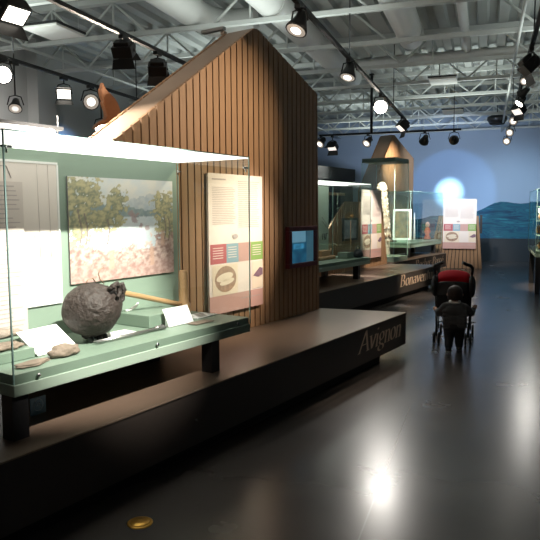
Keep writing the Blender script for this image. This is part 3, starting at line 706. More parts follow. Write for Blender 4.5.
# carving on a stand behind the near gable
t = ething('antler_carving', 'reddish brown curved antler shape standing behind the gable roof', 'carving', 3.95, -4.30, 0.0)
px = [(155,100),(178,140),(205,158),(235,175),(265,195),(290,220),(310,260),(325,300),(318,330),(300,352),(265,375),(235,398),(215,402),(180,385),(120,398),(60,432),(88,392),(120,370),(150,355),(172,345),(180,325),(175,290),(160,262),(148,236),(158,225),(140,190),(135,150),(148,130)]
sc_ = 0.0013
poly = [((a-235)*sc_*0.93, 2.50-(b-270)*sc_*0.96) for a, b in px]
MB().prism(poly, -0.025, 0.025).build('palm', 'carving', t, bevel=0.012)
MB().tube([(0.03, 0, 0.02), (0.03, 0, 2.40)], 0.018, 8).build('pole', 'black_metal', t); MB().lathe([(0.17, 0), (0.17, 0.02), (0.03, 0.03)], 18).build('base', 'black_metal', t)

# ------------------------------------------------------------------ inside the other cases
t = ething('black_kettle', 'small black kettle at the right end of the second case', 'kettle', 9.65, -4.61, ZT)
MB().lathe([(0.05, 0.0), (0.085, 0.02), (0.09, 0.06), (0.07, 0.10), (0.05, 0.115)], 16).build('pot', 'black_metal', t)
MB().tube([(0.06, 0, 0.05), (0.11, 0, 0.09), (0.13, 0, 0.125)], [0.022, 0.014, 0.01], 8).build('spout', 'black_metal', t)
MB().tube([(-0.07, 0, 0.09), (-0.06, 0, 0.17), (0, 0, 0.20), (0.06, 0, 0.17), (0.07, 0, 0.09)], 0.008, 8).build('handle', 'black_metal', t)
MB().lathe([(0.05, 0.115), (0.03, 0.13), (0.012, 0.135), (0.012, 0.15)], 12).build('lid', 'black_metal', t)
t = ething('thin_pole', 'thin dark pole standing at the right of the second case', 'pole', 9.755, -4.80, ZT)
MB().tube([(0, 0, 0.01), (0, 0, 0.62)], 0.008, 6).build('rod', 'sepia', t); MB().lathe([(0.05, 0), (0.05, 0.012)], 12).build('foot', 'black', t)
t = ething('framed_photograph', 'dark framed grey photograph hung on the low slatted wall behind the kettle', 'picture', 10.25, -5.188, 1.03)
def gp(u, v): return lerp((0.26, 0.28, 0.33), (0.50, 0.52, 0.56), 0.5+noise.noise((u*4, v*4, 8)))
paint_grid('photo', 0.52, 0.34, 10, 10, gp, 'painted', t, (0.04, 0.01, 0.04))
m = MB().box((0, 0, 0), (0.60, 0.03, 0.04)).box((0, 0, 0.38), (0.60, 0.03, 0.42)).box((0, 0, 0.04), (0.04, 0.03, 0.38)).box((0.56, 0, 0.04), (0.60, 0.03, 0.38)); m.build('frame', 'black', t)
t = ething('wooden_model', 'tan wooden block model in the left half of the second case', 'model', 8.66, -4.80, ZT)
MB().box((0, 0, 0), (0.56, 0.18, 0.06)).build('hull', 'wood_pale', t, bevel=0.02); MB().box((0.12, 0.03, 0.06), (0.42, 0.14, 0.15)).build('cabin', 'wood_pale', t, bevel=0.01); MB().tube([(0.46, 0.08, 0.05), (0.53, 0.08, 0.17)], 0.012, 6).build('peg', 'wood_pale', t)
o = MB().box((-0.12, -0.09, 0), (0.12, 0.09, 0.10)).build('display_riser', 'sage_tray', loc=W(9.41, -4.72, ZT), rz=RZ, bevel=0.003); tag(o, 'green display block beside the black kettle', 'riser')
t = ething('wire_hooks', 'two dark wire hooks hung on the green board of the second case', 'hook', 9.30, -5.115, 1.20)
MB().tube([(0, -0.01, 0.28), (0.10, -0.01, 0.20), (0.24, -0.01, 0.12)], 0.006, 6).tube([(0.0, -0.01, 0.22), (0.12, -0.01, 0.14), (0.22, -0.01, 0.07)], 0.006, 6).build('upper_hook', 'steel', t)
MB().tube([(0.02, -0.01, -0.10), (0.03, -0.01, 0.0), (0.08, -0.01, 0.0), (0.09, -0.01, -0.10), (0.13, -0.01, -0.10), (0.14, -0.01, 0.0), (0.19, -0.01, 0.0)], 0.008, 6).build('lower_hook', 'black_metal', t)

t = ething('framed_picture', 'white framed picture standing in the last glass case', 'picture', 14.62, -6.04, ZT, -radians(55))
def fp(u, v): return lerp((0.10, 0.10, 0.08), (0.30, 0.20, 0.12), 0.5+noise.noise((u*3, v*5, 4)))
paint_grid('photo', 0.36, 0.66, 12, 16, fp, 'painted', t, (0.05, 0.01, 0.10))
m = MB().box((0, 0, 0.05), (0.46, 0.03, 0.10)).box((0, 0, 0.76), (0.46, 0.03, 0.81)).box((0, 0, 0.10), (0.05, 0.03, 0.76)).box((0.41, 0, 0.10), (0.46, 0.03, 0.76)); m.build('frame', 'white', t)
MB().box((0.10, 0.0, 0), (0.36, 0.08, 0.05)).build('stand', 'sage', t)
t = ething('figure_carving', 'small red and pink carved figure at the right of the last case', 'carving', 16.28, -5.75, ZT)
MB().lathe([(0.07, 0), (0.09, 0.05), (0.05, 0.14), (0.09, 0.22), (0.06, 0.30), (0.03, 0.33)], 12).build('body', 'rust_red', t); MB().ball((0, 0, 0.40), (0.06, 0.06, 0.075), 0, 10, 7).build('head', 'pink_block', t); MB().lathe([(0.10, 0), (0.10, 0.015)], 12).build('base', 'black', t)
t = ething('white_tusk', 'thin upright white tusk beside the white framed picture', 'tusk', 15.55, -5.84, ZT)
MB().tube([(0, 0, 0.02), (0.01, 0, 0.35), (0.0, 0, 0.72)], [0.030, 0.025, 0.008], 8).build('shaft', 'white', t); MB().lathe([(0.06, 0), (0.06, 0.02)], 12).build('base', 'sage', t)
# right-hand case
t = thing('glass_shelves', 'stack of small glass shelves inside the case at the right edge', 'shelf', (0.93, 13.15, ZT))
for k in range(3): MB().box((0, 0, 0.28*(k+1)), (0.26, 1.5, 0.28*(k+1)+0.012)).build('shelf', 'glass_edge', t)
for a in (0.02, 1.46):
    for b in (0.02, 0.24): MB().tube([(b, a, 0), (b, a, 0.86)], 0.008, 6).build('upright', 'chrome', t)
for k, (yy, zz, lab) in enumerate(((13.4, 0, 'orange brown carved vessel at the bottom of the right hand case'), (13.5, 0.292, 'orange brown carved vessel on the lower shelf of the right hand case'), (13.45, 0.572, 'orange brown carved vessel on the middle shelf of the right hand case'))):
    t = thing('carved_vessel', lab, 'vessel', (1.06, yy+0.6*(k%2), ZT+zz+0.003), group='vessels in the right hand case')
    MB().lathe([(0.05, 0), (0.10, 0.03), (0.11, 0.09), (0.07, 0.14), (0.06, 0.15)], 14).build('bowl', 'orange_item', t); MB().lathe([(0.065, 0.15), (0.07, 0.165), (0.05, 0.17)], 14).build('rim', 'cream', t)

# brass floor box
t = thing('floor_outlet', 'round brass outlet cover set in the dark floor', 'outlet', (-1.647, 2.705, 0.0))
MB().lathe([(0.066, 0.0), (0.066, 0.003), (0.060, 0.006)], 28).build('ring', 'brass', t); MB().lathe([(0.05, 0.006), (0.048, 0.0085), (0.01, 0.009)], 28).build('cap', 'brass', t)

# ------------------------------------------------------------------ lighting tracks
def track(p0, p1, lab, rods=()):
    p0 = Vector(p0); p1 = Vector(p1); t = thing('light_track', lab, 'track', p0)
    d = p1-p0; L = d.length; q = Matrix.Rotation(atan2(d.y, d.x), 4, 'Z')
    MB().box((0, -0.022, 0.002), (L, 0.022, 0.04), 0, q).build('rail', 'black_metal', t)
    for r in rods:
        v = d*(r/L); MB().tube([v+Vector((0, 0, 0.04)), v+Vector((0, 0, ZC-p0.z+0.02))], 0.008, 6).build('suspension_rod', 'black_metal', t)
    return t
TZ = 3.40
track((-5.46, 3.0, TZ), (-5.46, 9.3, TZ), 'black lighting track farthest left above the case', (3.37, 6.2))
track((-3.60, 2.5, TZ), (-3.60, 9.1, TZ), 'black lighting track crossing above the near gable from the left', (6.5,))
track((-1.62, 2.5, TZ), (-1.62, 13.2, TZ), 'black lighting track sloping past the right of the gable peak', (2.0, 5.2, 9.0))
track((0.43, 2.5, TZ), (0.43, 17.6, TZ), 'black lighting track crowded with lamps at the right edge', (5.0, 11.0))
track((-3.6, 13.9, 3.24), (-0.55, 13.9, 3.24), 'black lighting track across the hall before the far wall', (1.18, 2.9))
t = thing('hanging_post', 'thick black post hanging beside the far cross track', 'post', (-2.42, 13.84, 3.24)); 
MB().tube([(0, 0, 0), (0, 0, ZC-3.24+0.02)], 0.03, 8).build('tube', 'black', t); MB().box((-0.05, -0.05, ZC-3.24-0.02), (0.05, 0.05, ZC-3.24+0.01)).build('flange', 'black', t)

def spotlight(lab, X, Y, tz, z, aim, kind='par', lens='lamp_on', s=1.0, group='track spotlights'):
    t = thing('track_spotlight', lab, 'spotlight', (X, Y, tz), group=group)
    dz = z - tz
    MB().box((-0.025, -0.06, -0.035), (0.025, 0.06, 0.0)).build('adapter', 'black', t)
    a = (Vector(aim) - Vector((X, Y, z))).normalized(); Q = a.to_track_quat('-Z', 'Y').to_matrix().to_4x4(); Q.translation = Vector((0, 0, dz))
    m = MB().tube([(0, 0, -0.03), (0, 0, min(-0.04, dz+0.13*s))], 0.010, 6)
    w = 0.105*s
    side = (Q.to_3x3() @ Vector((1, 0, 0))); c = Vector((0, 0, dz)); topv = Vector((0, 0, min(dz+0.13*s, -0.03)))
    for k in (-1, 1): m.tube([topv, c + side*k*w*0.7 + Vector((0, 0, min(0.11*s, -dz-0.03))), c + side*k*w], 0.008*s, 6)
    m.build('yoke', 'black', t)
    if kind == 'flood':
        h = MB().box((-0.10*s, -0.075*s, -0.04*s), (0.10*s, 0.075*s, 0.07*s), 0, Q).box((-0.075*s, -0.05*s, 0.07*s), (0.075*s, 0.05*s, 0.11*s), 0, Q)
        hd = h.build('head', 'black', t, bevel=0.006)
        ln = MB().quad(*[Q @ Vector(p) for p in ((-0.085*s, -0.06*s, -0.041*s), (0.085*s, -0.06*s, -0.041*s), (0.085*s, 0.06*s, -0.041*s), (-0.085*s, 0.06*s, -0.041*s))]); ln.build('lens', lens, hd)
        for sy in (-1, 1):
            f = MB().add([Q @ Vector(p) for p in ((-0.10*s, sy*0.075*s, -0.04*s), (0.10*s, sy*0.075*s, -0.04*s), (0.12*s, sy*0.115*s, -0.13*s), (-0.12*s, sy*0.115*s, -0.13*s))], [(0, 1, 2, 3)]); f.build('barn_door', 'black', hd)
    else:
        h = MB().lathe([(0.030*s, 0.11*s), (0.045*s, 0.09*s), (0.055*s, 0.03*s), (0.088*s, -0.05*s), (0.092*s, -0.07*s), (0.082*s, -0.07*s)], 16, 0, (0, 0, 0), Q)
        hd = h.build('head', 'black', t)
        MB().lathe([(0.001, -0.0735*s), (0.078*s, -0.0725*s), (0.080*s, -0.071*s)], 16, 0, (0, 0, 0), Q).build('lens', lens if lens == 'lamp_glare' else 'reflector', hd)
        if lens != 'lamp_glare':
            MB().lathe([(0.001, -0.076*s), (0.040*s, -0.0755*s), (0.044*s, -0.074*s)], 14, 0, (0, 0, 0), Q).build('bulb', lens, hd)
    return t
cam_p = (0, 0, H)
caseA = W(2.7, -3.1, 1.2); 
S = spotlight
S('glaring lamp at the far left edge below the first track', -5.46, 6.18, TZ, 3.21, (-1.5, 1.5, 2.2), 'par', 'lamp_glare', 1.15)
S('black lamp with bright face, first one right of the far left edge', -5.46, 7.32, TZ, 3.19, (-3.6, 4.5, 1.6), 'flood', 'lamp_on', 1.0)
S('round bright faced lamp on the first track beside the curved brown carving', -5.46, 7.93, TZ, 3.18, (-2.5, 4.0, 2.0), 'par', 'lamp_on', 1.3)
S('glaring lamp hanging low under the curved brown carving', -5.46, 8.18, TZ, 2.83, (-1.5, 1.5, 2.2), 'par', 'lamp_glare', 1.1)
S('small lamp hanging on a long rod above the left of the case', -5.46, 6.37, TZ, 2.89, (-4.6, 5.0, 0.9), 'par', 'lamp_dim', 0.9)
S('large flood lamp in the top left corner', -3.60, 4.22, TZ, 3.18, (-2.6, 4.0, 2.0), 'flood', 'lamp_on', 1.15)
S('black flood lamp with barn doors on the second track, left one', -3.60, 5.84, TZ, 3.24, (-3.9, 7.3, 1.0), 'flood', 'lamp_on', 1.05)
S('black flood lamp on the second track just left of the gable roof', -3.60, 6.55, TZ, 3.20, (-4.2, 8.0, 1.0), 'flood', 'lamp_dim', 1.05)
S('round lamp just right of the gable peak on the sloping track', -1.62, 5.53, TZ, 3.25, (-2.2, 4.6, 1.2), 'par', 'lamp_on', 1.1)
S('round lamp halfway down the sloping track above the gable eave', -1.62, 7.67, TZ, 3.26, (-2.1, 6.6, 0.4), 'par', 'lamp_on', 1.1)
S('glaring white lamp in the middle of the sloping track', -1.62, 10.11, TZ, 3.22, (-1.0, 3.5, 1.2), 'par', 'lamp_glare', 1.25)
S('black flood lamp at the far end of the sloping track above the far gable', -1.62, 12.7, TZ, 3.22, (-3.0, 12.0, 1.5), 'flood', 'lamp_dim', 1.25)
S('lit lamp at the left end of the far cross track', -3.55, 13.9, 3.24, 3.12, (-4.5, 12.0, 1.2), 'par', 'lamp_on', 1.2)
S('black lamp hanging under the left end of the far cross track', -3.30, 13.9, 3.24, 3.00, (-3.6, 12.5, 1.2), 'flood', 'lamp_dim', 1.1)
S('lamp beside the black post on the far cross track', -2.50, 13.9, 3.24, 3.09, (-3.5, 12.0, 1.2), 'par', 'lamp_on', 1.15)
S('dark lamp on the far cross track right of the far gable peak', -1.29, 13.9, 3.24, 3.08, (-2.2, 16.0, 1.5), 'par', 'lamp_dim', 1.15)
S('lamp at the right end of the far cross track above the blue glow', -0.69, 13.9, 3.24, 3.06, (-1.1, YF, 2.3), 'par', 'lamp_on', 1.15)
TRL = [('large black flood lamp, nearest on the crowded right track', 7.86, 3.20, 'flood', 'lamp_dim', 1.5, (2.5, 8.4, 1)),
       ('second nearest lamp on the crowded right track, small and dark', 9.10, 3.29, 'par', 'lamp_on', 0.8, (-0.5, 6, 1.0)),
       ('third lamp on the crowded right track, tilted bright face', 9.35, 3.17, 'par', 'lamp_on', 1.0, (-2.2, 11.0, 1)),
       ('fourth lamp on the crowded right track, brightest face', 9.95, 3.15, 'par', 'lamp_glare', 0.9, (-1.6, 9.0, 0.6)),
       ('fifth lamp on the crowded right track, boxy and dark', 10.9, 3.16, 'flood', 'lamp_dim', 1.2, (-1, 9.5, 1)),
       ('sixth lamp on the crowded right track, small bright face', 12.4, 3.20, 'par', 'lamp_on', 1.1, (-1.5, 8, 1)),
       ('seventh lamp on the crowded right track', 14.4, 3.22, 'par', 'lamp_on', 1.2, (-1.5, 9, 1)),
       ('farthest lamp on the crowded right track', 16.6, 3.26, 'par', 'lamp_on', 1.3, (-1.5, 10, 1))]
for lab, Y, z, kind, ln, s, aim in TRL: S(lab, 0.43, Y, TZ, z, aim, kind, ln, s*0.8)

# ------------------------------------------------------------------ stroller and child
def merged(name, mb, matn, parent, voxel, smooth=4, loc=None):
    o = mb.build(name, matn, parent)
    r = o.modifiers.new('remesh', 'REMESH'); r.mode = 'VOXEL'; r.voxel_size = voxel; r.use_smooth_shade = True
    s = o.modifiers.new('smooth', 'SMOOTH'); s.factor = 0.5; s.iterations = smooth
    return o
SX, SY = -0.352, 7.60
t = thing('stroller', 'black umbrella stroller with red hood pushed by the small child', 'stroller', (SX, SY, 0))
st = t; t.scale = (0.97, 1.0, 0.94)
for sx in (-1, 1):
    MB().tube([(sx*0.185, 0.02, 0.10), (sx*0.20, 0.10, 0.45), (sx*0.21, 0.02, 0.80), (sx*0.215, -0.02, 0.93)], 0.011, 8).build('rear_tube', 'black_metal', t)
    MB().tube([(sx*0.20, 0.62, 0.09), (sx*0.20, 0.40, 0.36), (sx*0.20, 0.10, 0.66)], 0.011, 8).build('front_tube', 'black_metal', t)
    h = MB().tube([(sx*0.215, -0.02, 0.90), (sx*0.222, -0.06, 0.975), (sx*0.20, -0.10, 1.015), (sx*0.135, -0.15, 1.045), (sx*0.11, -0.165, 1.06)], [0.016, 0.019, 0.021, 0.020, 0.019], 10); h.build('handle', 'black', t)
    for fy, yy in (('rear', 0.02), ('front', 0.62)):
        for k in (-1, 1):
            cx = sx*(0.185 if fy == 'rear' else 0.20) + k*0.028
            wl = MB().lathe([(0.030, -0.012), (0.066, -0.013), (0.078, -0.006), (0.078, 0.006), (0.066, 0.013), (0.030, 0.012)], 20, mat4=Matrix.Translation((cx, yy, 0.078)) @ Matrix.Rotation(pi/2, 4, 'Y')).build('wheel', 'rubber', t)
            MB().lathe([(0.028, -0.015), (0.028, 0.015)], 12, mat4=Matrix.Translation((cx, yy, 0.078)) @ Matrix.Rotation(pi/2, 4, 'Y')).build('hub', 'steel', wl)
MB().tube([(-0.24, 0.02, 0.10), (0.24, 0.02, 0.10)], 0.009, 8).build('rear_axle', 'steel', t)
MB().tube([(-0.19, 0.08, 0.40), (0.19, 0.08, 0.26)], 0.008, 8).tube([(0.19, 0.09, 0.40), (-0.19, 0.09, 0.26)], 0.008, 8).build('cross_brace', 'black_metal', t)
MB().tube([(0.19, 0.03, 0.30), (0.27, 0.01, 0.30)], 0.008, 8).build('brake_lever', 'black', t)
MB().box((-0.17, 0.20, 0.34), (0.17, 0.50, 0.38)).build('seat', 'cloth_black', t, bevel=0.02)
m = MB(); # padded back sling seen from behind
rows = []
for j in range(9):
    z = 0.36 + 0.50*j/8; rows.append([(-0.20+0.40*i/8, 0.14 - 0.02*j/8 - 0.035*sin(pi*i/8)*sin(pi*j/8), z) for i in range(9)])
vs = [p for r in rows for p in r]; fs = [(j*9+i, j*9+i+1, (j+1)*9+i+1, (j+1)*9+i) for j in range(8) for i in range(8)]
m.add(vs, fs, 0, True); o = m.build('backrest', 'cloth_black', t); so = o.modifiers.new('solid', 'SOLIDIFY'); so.thickness = 0.03
def hood(a0, a1, na=8):
    rows = []
    for j in range(na+1):
        a = radians(a0 + (a1-a0)*j/na); row = []
        for i in range(13):
            th = pi*i/12; x = -0.20*cos(th); r = 0.27
            prof_ = 0.55 + 0.45*sin(th)**0.5
            row.append((x, 0.20 - r*cos(a)*prof_*0.95, 0.66 + r*sin(a)*prof_*1.0))
        rows.append(row)
    vs = [p for r in rows for p in r]; fs = [(j*13+i, j*13+i+1, (j+1)*13+i+1, (j+1)*13+i) for j in range(na) for i in range(12)]
    return MB().add(vs, fs, 0, True)
for a0, a1, nm, mt in ((-8, 34, 'hood_rear', 'cloth_black'), (34, 150, 'hood_top', 'cloth_red')):
    o = hood(a0, a1).build(nm, mt, t); so = o.modifiers.new('solid', 'SOLIDIFY'); so.thickness = 0.012
for sx in (-1, 1):
    o = MB().ball((sx*0.215, 0.08, 0.74), (0.045, 0.13, 0.14), 0, 14, 10).build('side_padding', 'cloth_black', t)
MB().tube([(-0.18, 0.60, 0.12), (0.18, 0.60, 0.12)], 0.012, 8).build('foot_bar', 'black_metal', t)

# the child, standing behind the stroller with arms spread to its frame
K = thing('person', 'small child in grey top and black trousers pushing the stroller', 'person', (-0.315, 7.30, 0))
K.scale = (1.12, 0.95, 0.95)
m = MB()
m.ball((0, 0.01, 0.690), (0.068, 0.082, 0.088)); m.ball((0, 0.04, 0.655), (0.052, 0.050, 0.050))      # skull, jaw
m.ball((0, 0.097, 0.670), (0.011, 0.013, 0.012)); m.ball((-0.072, 0.01, 0.675), (0.010, 0.018, 0.022)); m.ball((0.072, 0.01, 0.675), (0.010, 0.018, 0.022)); m.capsule((-0.016, 0.086, 0.640), (0.016, 0.086, 0.640), 0.006, 0.006, 8)
m.capsule((0, -0.005, 0.56), (0, 0.005, 0.64), 0.036, 0.034)
m.capsule((-0.055, 0, 0.535), (0.055, 0, 0.535), 0.045, 0.045); m.ball((0, 0, 0.49), (0.095, 0.068, 0.09)); m.ball((0, 0.01, 0.41), (0.092, 0.075, 0.09)); m.ball((0, 0, 0.345), (0.09, 0.072, 0.06))
FEET = {-1: (-0.048, -0.055), 1: (0.050, 0.03)}
for sx in (-1, 1):
    fx, fy = FEET[sx]
    m.capsule((sx*0.045, 0, 0.33), (fx, fy*0.4+0.02, 0.185), 0.054, 0.041); m.capsule((fx, fy*0.4+0.02, 0.185), (fx, fy, 0.045), 0.040, 0.027)
    m.capsule((fx, fy-0.01, 0.024), (fx+sx*0.006, fy+0.075, 0.020), 0.024, 0.022)
    sh = Vector((sx*0.095, 0.0, 0.535)); el = Vector((sx*0.155, 0.045, 0.455)); wr = Vector((sx*0.178, 0.155, 0.50))
    if sx < 0: el = Vector((-0.150, 0.03, 0.440)); wr = Vector((-0.185, 0.135, 0.465))
    m.capsule(sh, el, 0.036, 0.029); m.capsule(el, wr, 0.028, 0.019)
    d = (wr-el).normalized(); pm = wr + d*0.030
    m.capsule(wr, pm, 0.018, 0.021)
    for k in range(4):                                                                                  # curled fingers
        b0 = pm + Vector((0, 0.006, 0.020-0.013*k)); ln = (0.020, 0.024, 0.022, 0.017)[k]
        p1 = b0 + Vector((sx*0.006, ln, 0)); p2 = p1 + Vector((sx*0.014, ln*0.4, -0.002)); p3 = p2 + Vector((sx*0.006, -ln*0.6, 0))
        m.capsule(b0, p1, 0.0062, 0.006, 8); m.capsule(p1, p2, 0.006, 0.0055, 8); m.capsule(p2, p3, 0.0055, 0.005, 8)
    m.capsule(wr + d*0.01 + Vector((0, 0, 0.012)), wr + d*0.03 + Vector((sx*0.016, 0.008, 0.024)), 0.0075, 0.006, 8)
merged('body', m, 'skin', K, 0.006, 3)
for sx in (-1, 1): MB().ball((sx*0.026, 0.083, 0.692), (0.009, 0.006, 0.008), 0, 10, 6).build('eye', 'eye', K)
m = MB().ball((0, -0.004, 0.706), (0.076, 0.083, 0.084)).ball((0, -0.032, 0.668), (0.067, 0.052, 0.060))
for i in range(26):
    a = pi + pi*i/25.0; m.capsule((0.064*cos(a), 0.070*sin(a)+0.0, 0.70), (0.067*cos(a), 0.066*sin(a)-0.002, 0.630+0.012*sin(i*2.3)), 0.013, 0.008, 6)
merged('hair', m, 'hair', K, 0.006, 2)
m = MB().capsule((-0.06, 0, 0.535), (0.06, 0, 0.535), 0.054, 0.054).ball((0, -0.004, 0.48), (0.122, 0.088, 0.10)).ball((0, 0.004, 0.40), (0.124, 0.094, 0.10)).capsule((-0.055, 0, 0.335), (0.055, 0, 0.335), 0.062, 0.062)
for sx in (-1, 1):
    el = Vector((0.155, 0.045, 0.455)) if sx > 0 else Vector((-0.150, 0.03, 0.440)); wr = Vector((0.178, 0.155, 0.50)) if sx > 0 else Vector((-0.185, 0.135, 0.465))
    m.capsule((sx*0.09, 0, 0.53), el, 0.049, 0.043); m.capsule(el, el + (wr-el)*0.70, 0.042, 0.031)
for k in range(5): m.capsule((-0.09, -0.060+0.004*k, 0.30+0.045*k), (0.10, -0.064+0.004*k, 0.315+0.04*k), 0.028, 0.026)
sh_ = merged('shirt', m, 'shirt', K, 0.007, 3)
m = MB().tube([(0.045*cos(2*pi*k/16), -0.004+0.042*sin(2*pi*k/16), 0.592+0.006*sin(2*pi*k/16)) for k in range(17)], 0.016, 8); m.build('collar', 'white', K)
m = MB().capsule((-0.045, 0, 0.325), (0.045, 0, 0.325), 0.070, 0.070).ball((0, -0.012, 0.30), (0.105, 0.085, 0.065))
for sx in (-1, 1):
    fx, fy = FEET[sx]; m.capsule((sx*0.047, 0, 0.31), (fx, fy*0.4+0.02, 0.185), 0.066, 0.052); m.capsule((fx, fy*0.4+0.02, 0.185), (fx, fy, 0.065), 0.051, 0.040)
merged('trousers', m, 'pants', K, 0.007, 3)
for sx in (-1, 1):
    fx, fy = FEET[sx]; m = MB().capsule((fx, fy-0.016, 0.031), (fx+sx*0.007, fy+0.08, 0.027), 0.031, 0.029)
    sho = merged('shoe', m, 'black', K, 0.006, 2)
    MB().box((fx-0.026, fy-0.046, 0.0), (fx+0.030, fy+0.104, 0.010)).build('sole', 'white' if sx < 0 else 'rubber', sho, bevel=0.004)

# ------------------------------------------------------------------ light
def spot(name, loc, aim, energy, ang, blend=0.4, col=(1, 0.86, 0.68), rad=0.05):
    if name != 'case_key': loc = Vector(loc) + (Vector(aim)-Vector(loc)).normalized()*0.26      # shifted along the aim, clear of any lamp head
    l = bpy.data.lights.new(name, 'SPOT'); l.energy = energy; l.spot_size = radians(ang); l.spot_blend = blend; l.color = col; l.shadow_soft_size = rad
    o = bpy.data.objects.new(name, l); C.objects.link(o); o.location = loc
    o.rotation_euler = (Vector(aim)-Vector(loc)).to_track_quat('-Z', 'Y').to_euler(); return o
def point(name, loc, energy, col=(1, 0.9, 0.8), rad=0.1):
    l = bpy.data.lights.new(name, 'POINT'); l.energy = energy; l.color = col; l.shadow_soft_size = rad
    o = bpy.data.objects.new(name, l); C.objects.link(o); o.location = loc; return o
WARM = (1, 0.84, 0.66); NEUT = (1, 0.95, 0.88)
spot('case_key', W(2.35, -1.09, 3.25), W(2.60, -3.3, 1.05), 1550, 40, 0.6, (1, 0.93, 0.85), 0.03)
spot('panel_key', (0.43, 6.4, 3.22), W(4.72, -3.4, 1.25), 1000, 30, 1.0, (1, 0.84, 0.70), 0.05)
spot('gable_wash', (0.43, 5.2, 3.2), W(4.5, -3.5, 2.3), 420, 50, 1.0, (1, 0.80, 0.58), 0.08)  # added warm fill without a fixture, brightens the near gable
spot('panel_pool', (-1.62, 5.53, 3.22), W(4.9, -2.95, 0.45), 160, 40, 1.0, WARM, 0.05)
spot('platform_key', (-1.62, 7.67, 3.22), W(5.7, -2.8, 0.4), 110, 44, 1.0, WARM, 0.05)
spot('far_platform', (-1.55, 10.11, 3.18), W(6.1, -2.5, 0.2), 190, 46, 0.9, NEUT, 0.14)
spot('roof_left', (-3.55, 4.22, 3.15), W(3.2, -3.7, 2.1), 300, 80, 0.7, WARM, 0.05)
spot('roof_upper', (-3.6, 2.9, 3.25), W(4.4, -3.7, 2.9), 150, 50, 1.0, (1, 0.86, 0.72), 0.06)  # extra unseen lamp, added to lighten the upper roof strip
spot('carving_light', (-5.3, 8.0, 2.9), W(3.9, -4.3, 2.5), 500, 60, 0.5, WARM, 0.05)
spot('second_case', (-2.6, 11.0, 3.3), W(8.9, -4.75, 0.8), 1700, 60, 0.6, NEUT, 0.05)
spot('second_panel', (-1.6, 11.2, 3.3), W(11.5, -5.1, 1.3), 900, 30, 0.6, (1, 0.86, 0.74), 0.05)
spot('tower_light', (-1.62, 12.7, 3.15), W(13.2, -5.6, 1.5), 900, 40, 0.6, WARM, 0.05)
spot('gable_far', (-1.3, 15.2, 3.2), W(14.7, -6.15, 2.7), 260, 75, 1.0, WARM, 0.05)
spot('third_case', (-0.95, 14.1, 3.1), W(15.2, -5.8, 1.0), 900, 40, 0.7, NEUT, 0.05)
spot('left_wall', (-5.6, 6.2, 3.15), (XL, 7.0, 2.4), 420, 110, 0.9, NEUT, 0.1)
spot('front_letters', (0.43, 9.3, 3.15), W(6.0, -2.5, 0.3), 150, 16, 0.9, WARM, 0.05)
spot('second_letters', (0.43, 11.0, 3.15), W(11.1, -4.15, 0.35), 600, 28, 0.9, WARM, 0.05)
spot('end_panel', (-0.75, 13.9, 3.0), (-0.7, 17.7, 1.15), 420, 30, 0.6, (1, 0.88, 0.78), 0.05)
spot('blue_core', (-0.75, 17.6, 3.10), (-1.13, YF, 2.12), 1500, 21, 1.0, (0.50, 0.82, 1.0), 0.05)
spot('blue_halo', (-0.69, 13.95, 3.02), (-1.05, YF, 2.15), 450, 25, 0.25, (0.22, 0.50, 1.0), 0.05)
spot('far_wall_wash', (-0.6, 15.0, 3.1), (-1.5, YF, 1.9), 520, 100, 1.0, (0.66, 0.80, 1.0), 0.1)  # soft fill added for the far wall, no fixture belongs to it
spot('mural_wash', (1.2, 15.5, 3.15), (0.9, YF, 1.3), 420, 60, 0.9, (0.55, 0.80, 1.0), 0.08)  # added spot with no fixture, lifts the mural
spot('left_blue', (-5.3, 9.2, 3.2), (XL, 9.9, 2.3), 500, 50, 0.9, (0.25, 0.5, 1.0), 0.05)
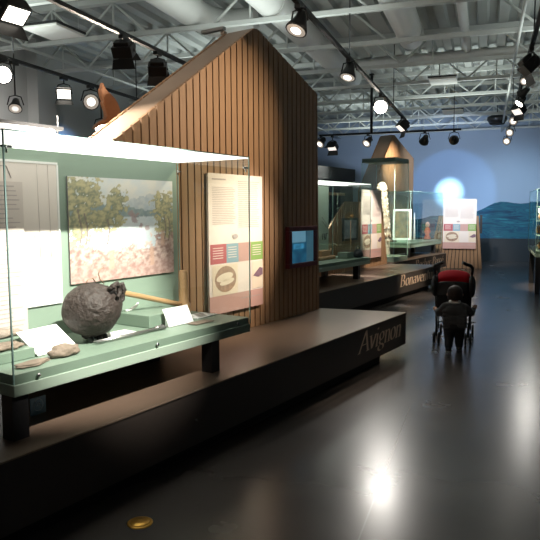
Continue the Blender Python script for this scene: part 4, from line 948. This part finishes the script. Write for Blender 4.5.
spot('right_case', (0.45, 12.4, 3.2), (1.3, 13.4, 1.1), 900, 45, 0.7, WARM, 0.05)
spot('right_floor', (0.95, 14.8, 3.15), (0.6, 9.5, 0), 70, 70, 0.7, NEUT, 0.08)
# general room light: added fill, unseen area lights facing up to brighten the deck
def upward_fill(x, y, z, e, size=2.2, col=(0.86, 0.95, 1.0)):
    l = bpy.data.lights.new('hall_fill', 'AREA'); l.shape = 'DISK'; l.size = size; l.energy = e; l.color = col
    o = bpy.data.objects.new('hall_fill', l); C.objects.link(o); o.location = (x, y, z); o.rotation_euler = (pi, 0, 0)
for (x, y, e) in ((-5.6, 5.5, 60), (-2.4, 7.0, 45), (1.5, 9.0, 60), (-4.8, 11.0, 60), (-0.5, 13.5, 50), (-3.0, 17.5, 50), (2.5, 17.0, 60)):
    upward_fill(x, y, 3.5, e*0.5, 2.2, (0.90, 1.0, 0.94))

w = bpy.data.worlds.new('World'); sc.world = w; w.use_nodes = True
bg = w.node_tree.nodes['Background']; bg.inputs[0].default_value = (0.62, 0.60, 0.58, 1); bg.inputs[1].default_value = 0.085

# ------------------------------------------------------------------ camera
cd = bpy.data.cameras.new('camera'); cam = bpy.data.objects.new('camera', cd); C.objects.link(cam)
cd.sensor_fit = 'HORIZONTAL'; cd.sensor_width = 36; cd.lens = 36*FPX/540; cd.clip_start = 0.05; cd.clip_end = 100
fwd = Vector((-sin(YAW)*cos(PITCH), cos(YAW)*cos(PITCH), -sin(PITCH))); right = Vector((cos(YAW), sin(YAW), 0)); up = right.cross(fwd)
r2_ = right*cos(ROLL) + up*sin(ROLL); u2_ = up*cos(ROLL) - right*sin(ROLL)
R3 = Matrix((r2_, u2_, -fwd)).transposed()
cam.matrix_world = Matrix.Translation((0, 0, H)) @ R3.to_4x4()
sc.camera = cam
sc.view_settings.view_transform = 'Standard'; sc.view_settings.look = 'None'; sc.view_settings.exposure = 0.0
sc.cycles.transparent_max_bounces = 32; sc.cycles.max_bounces = 8; sc.cycles.use_denoising = True
sc.cycles.sample_clamp_indirect = 4.0
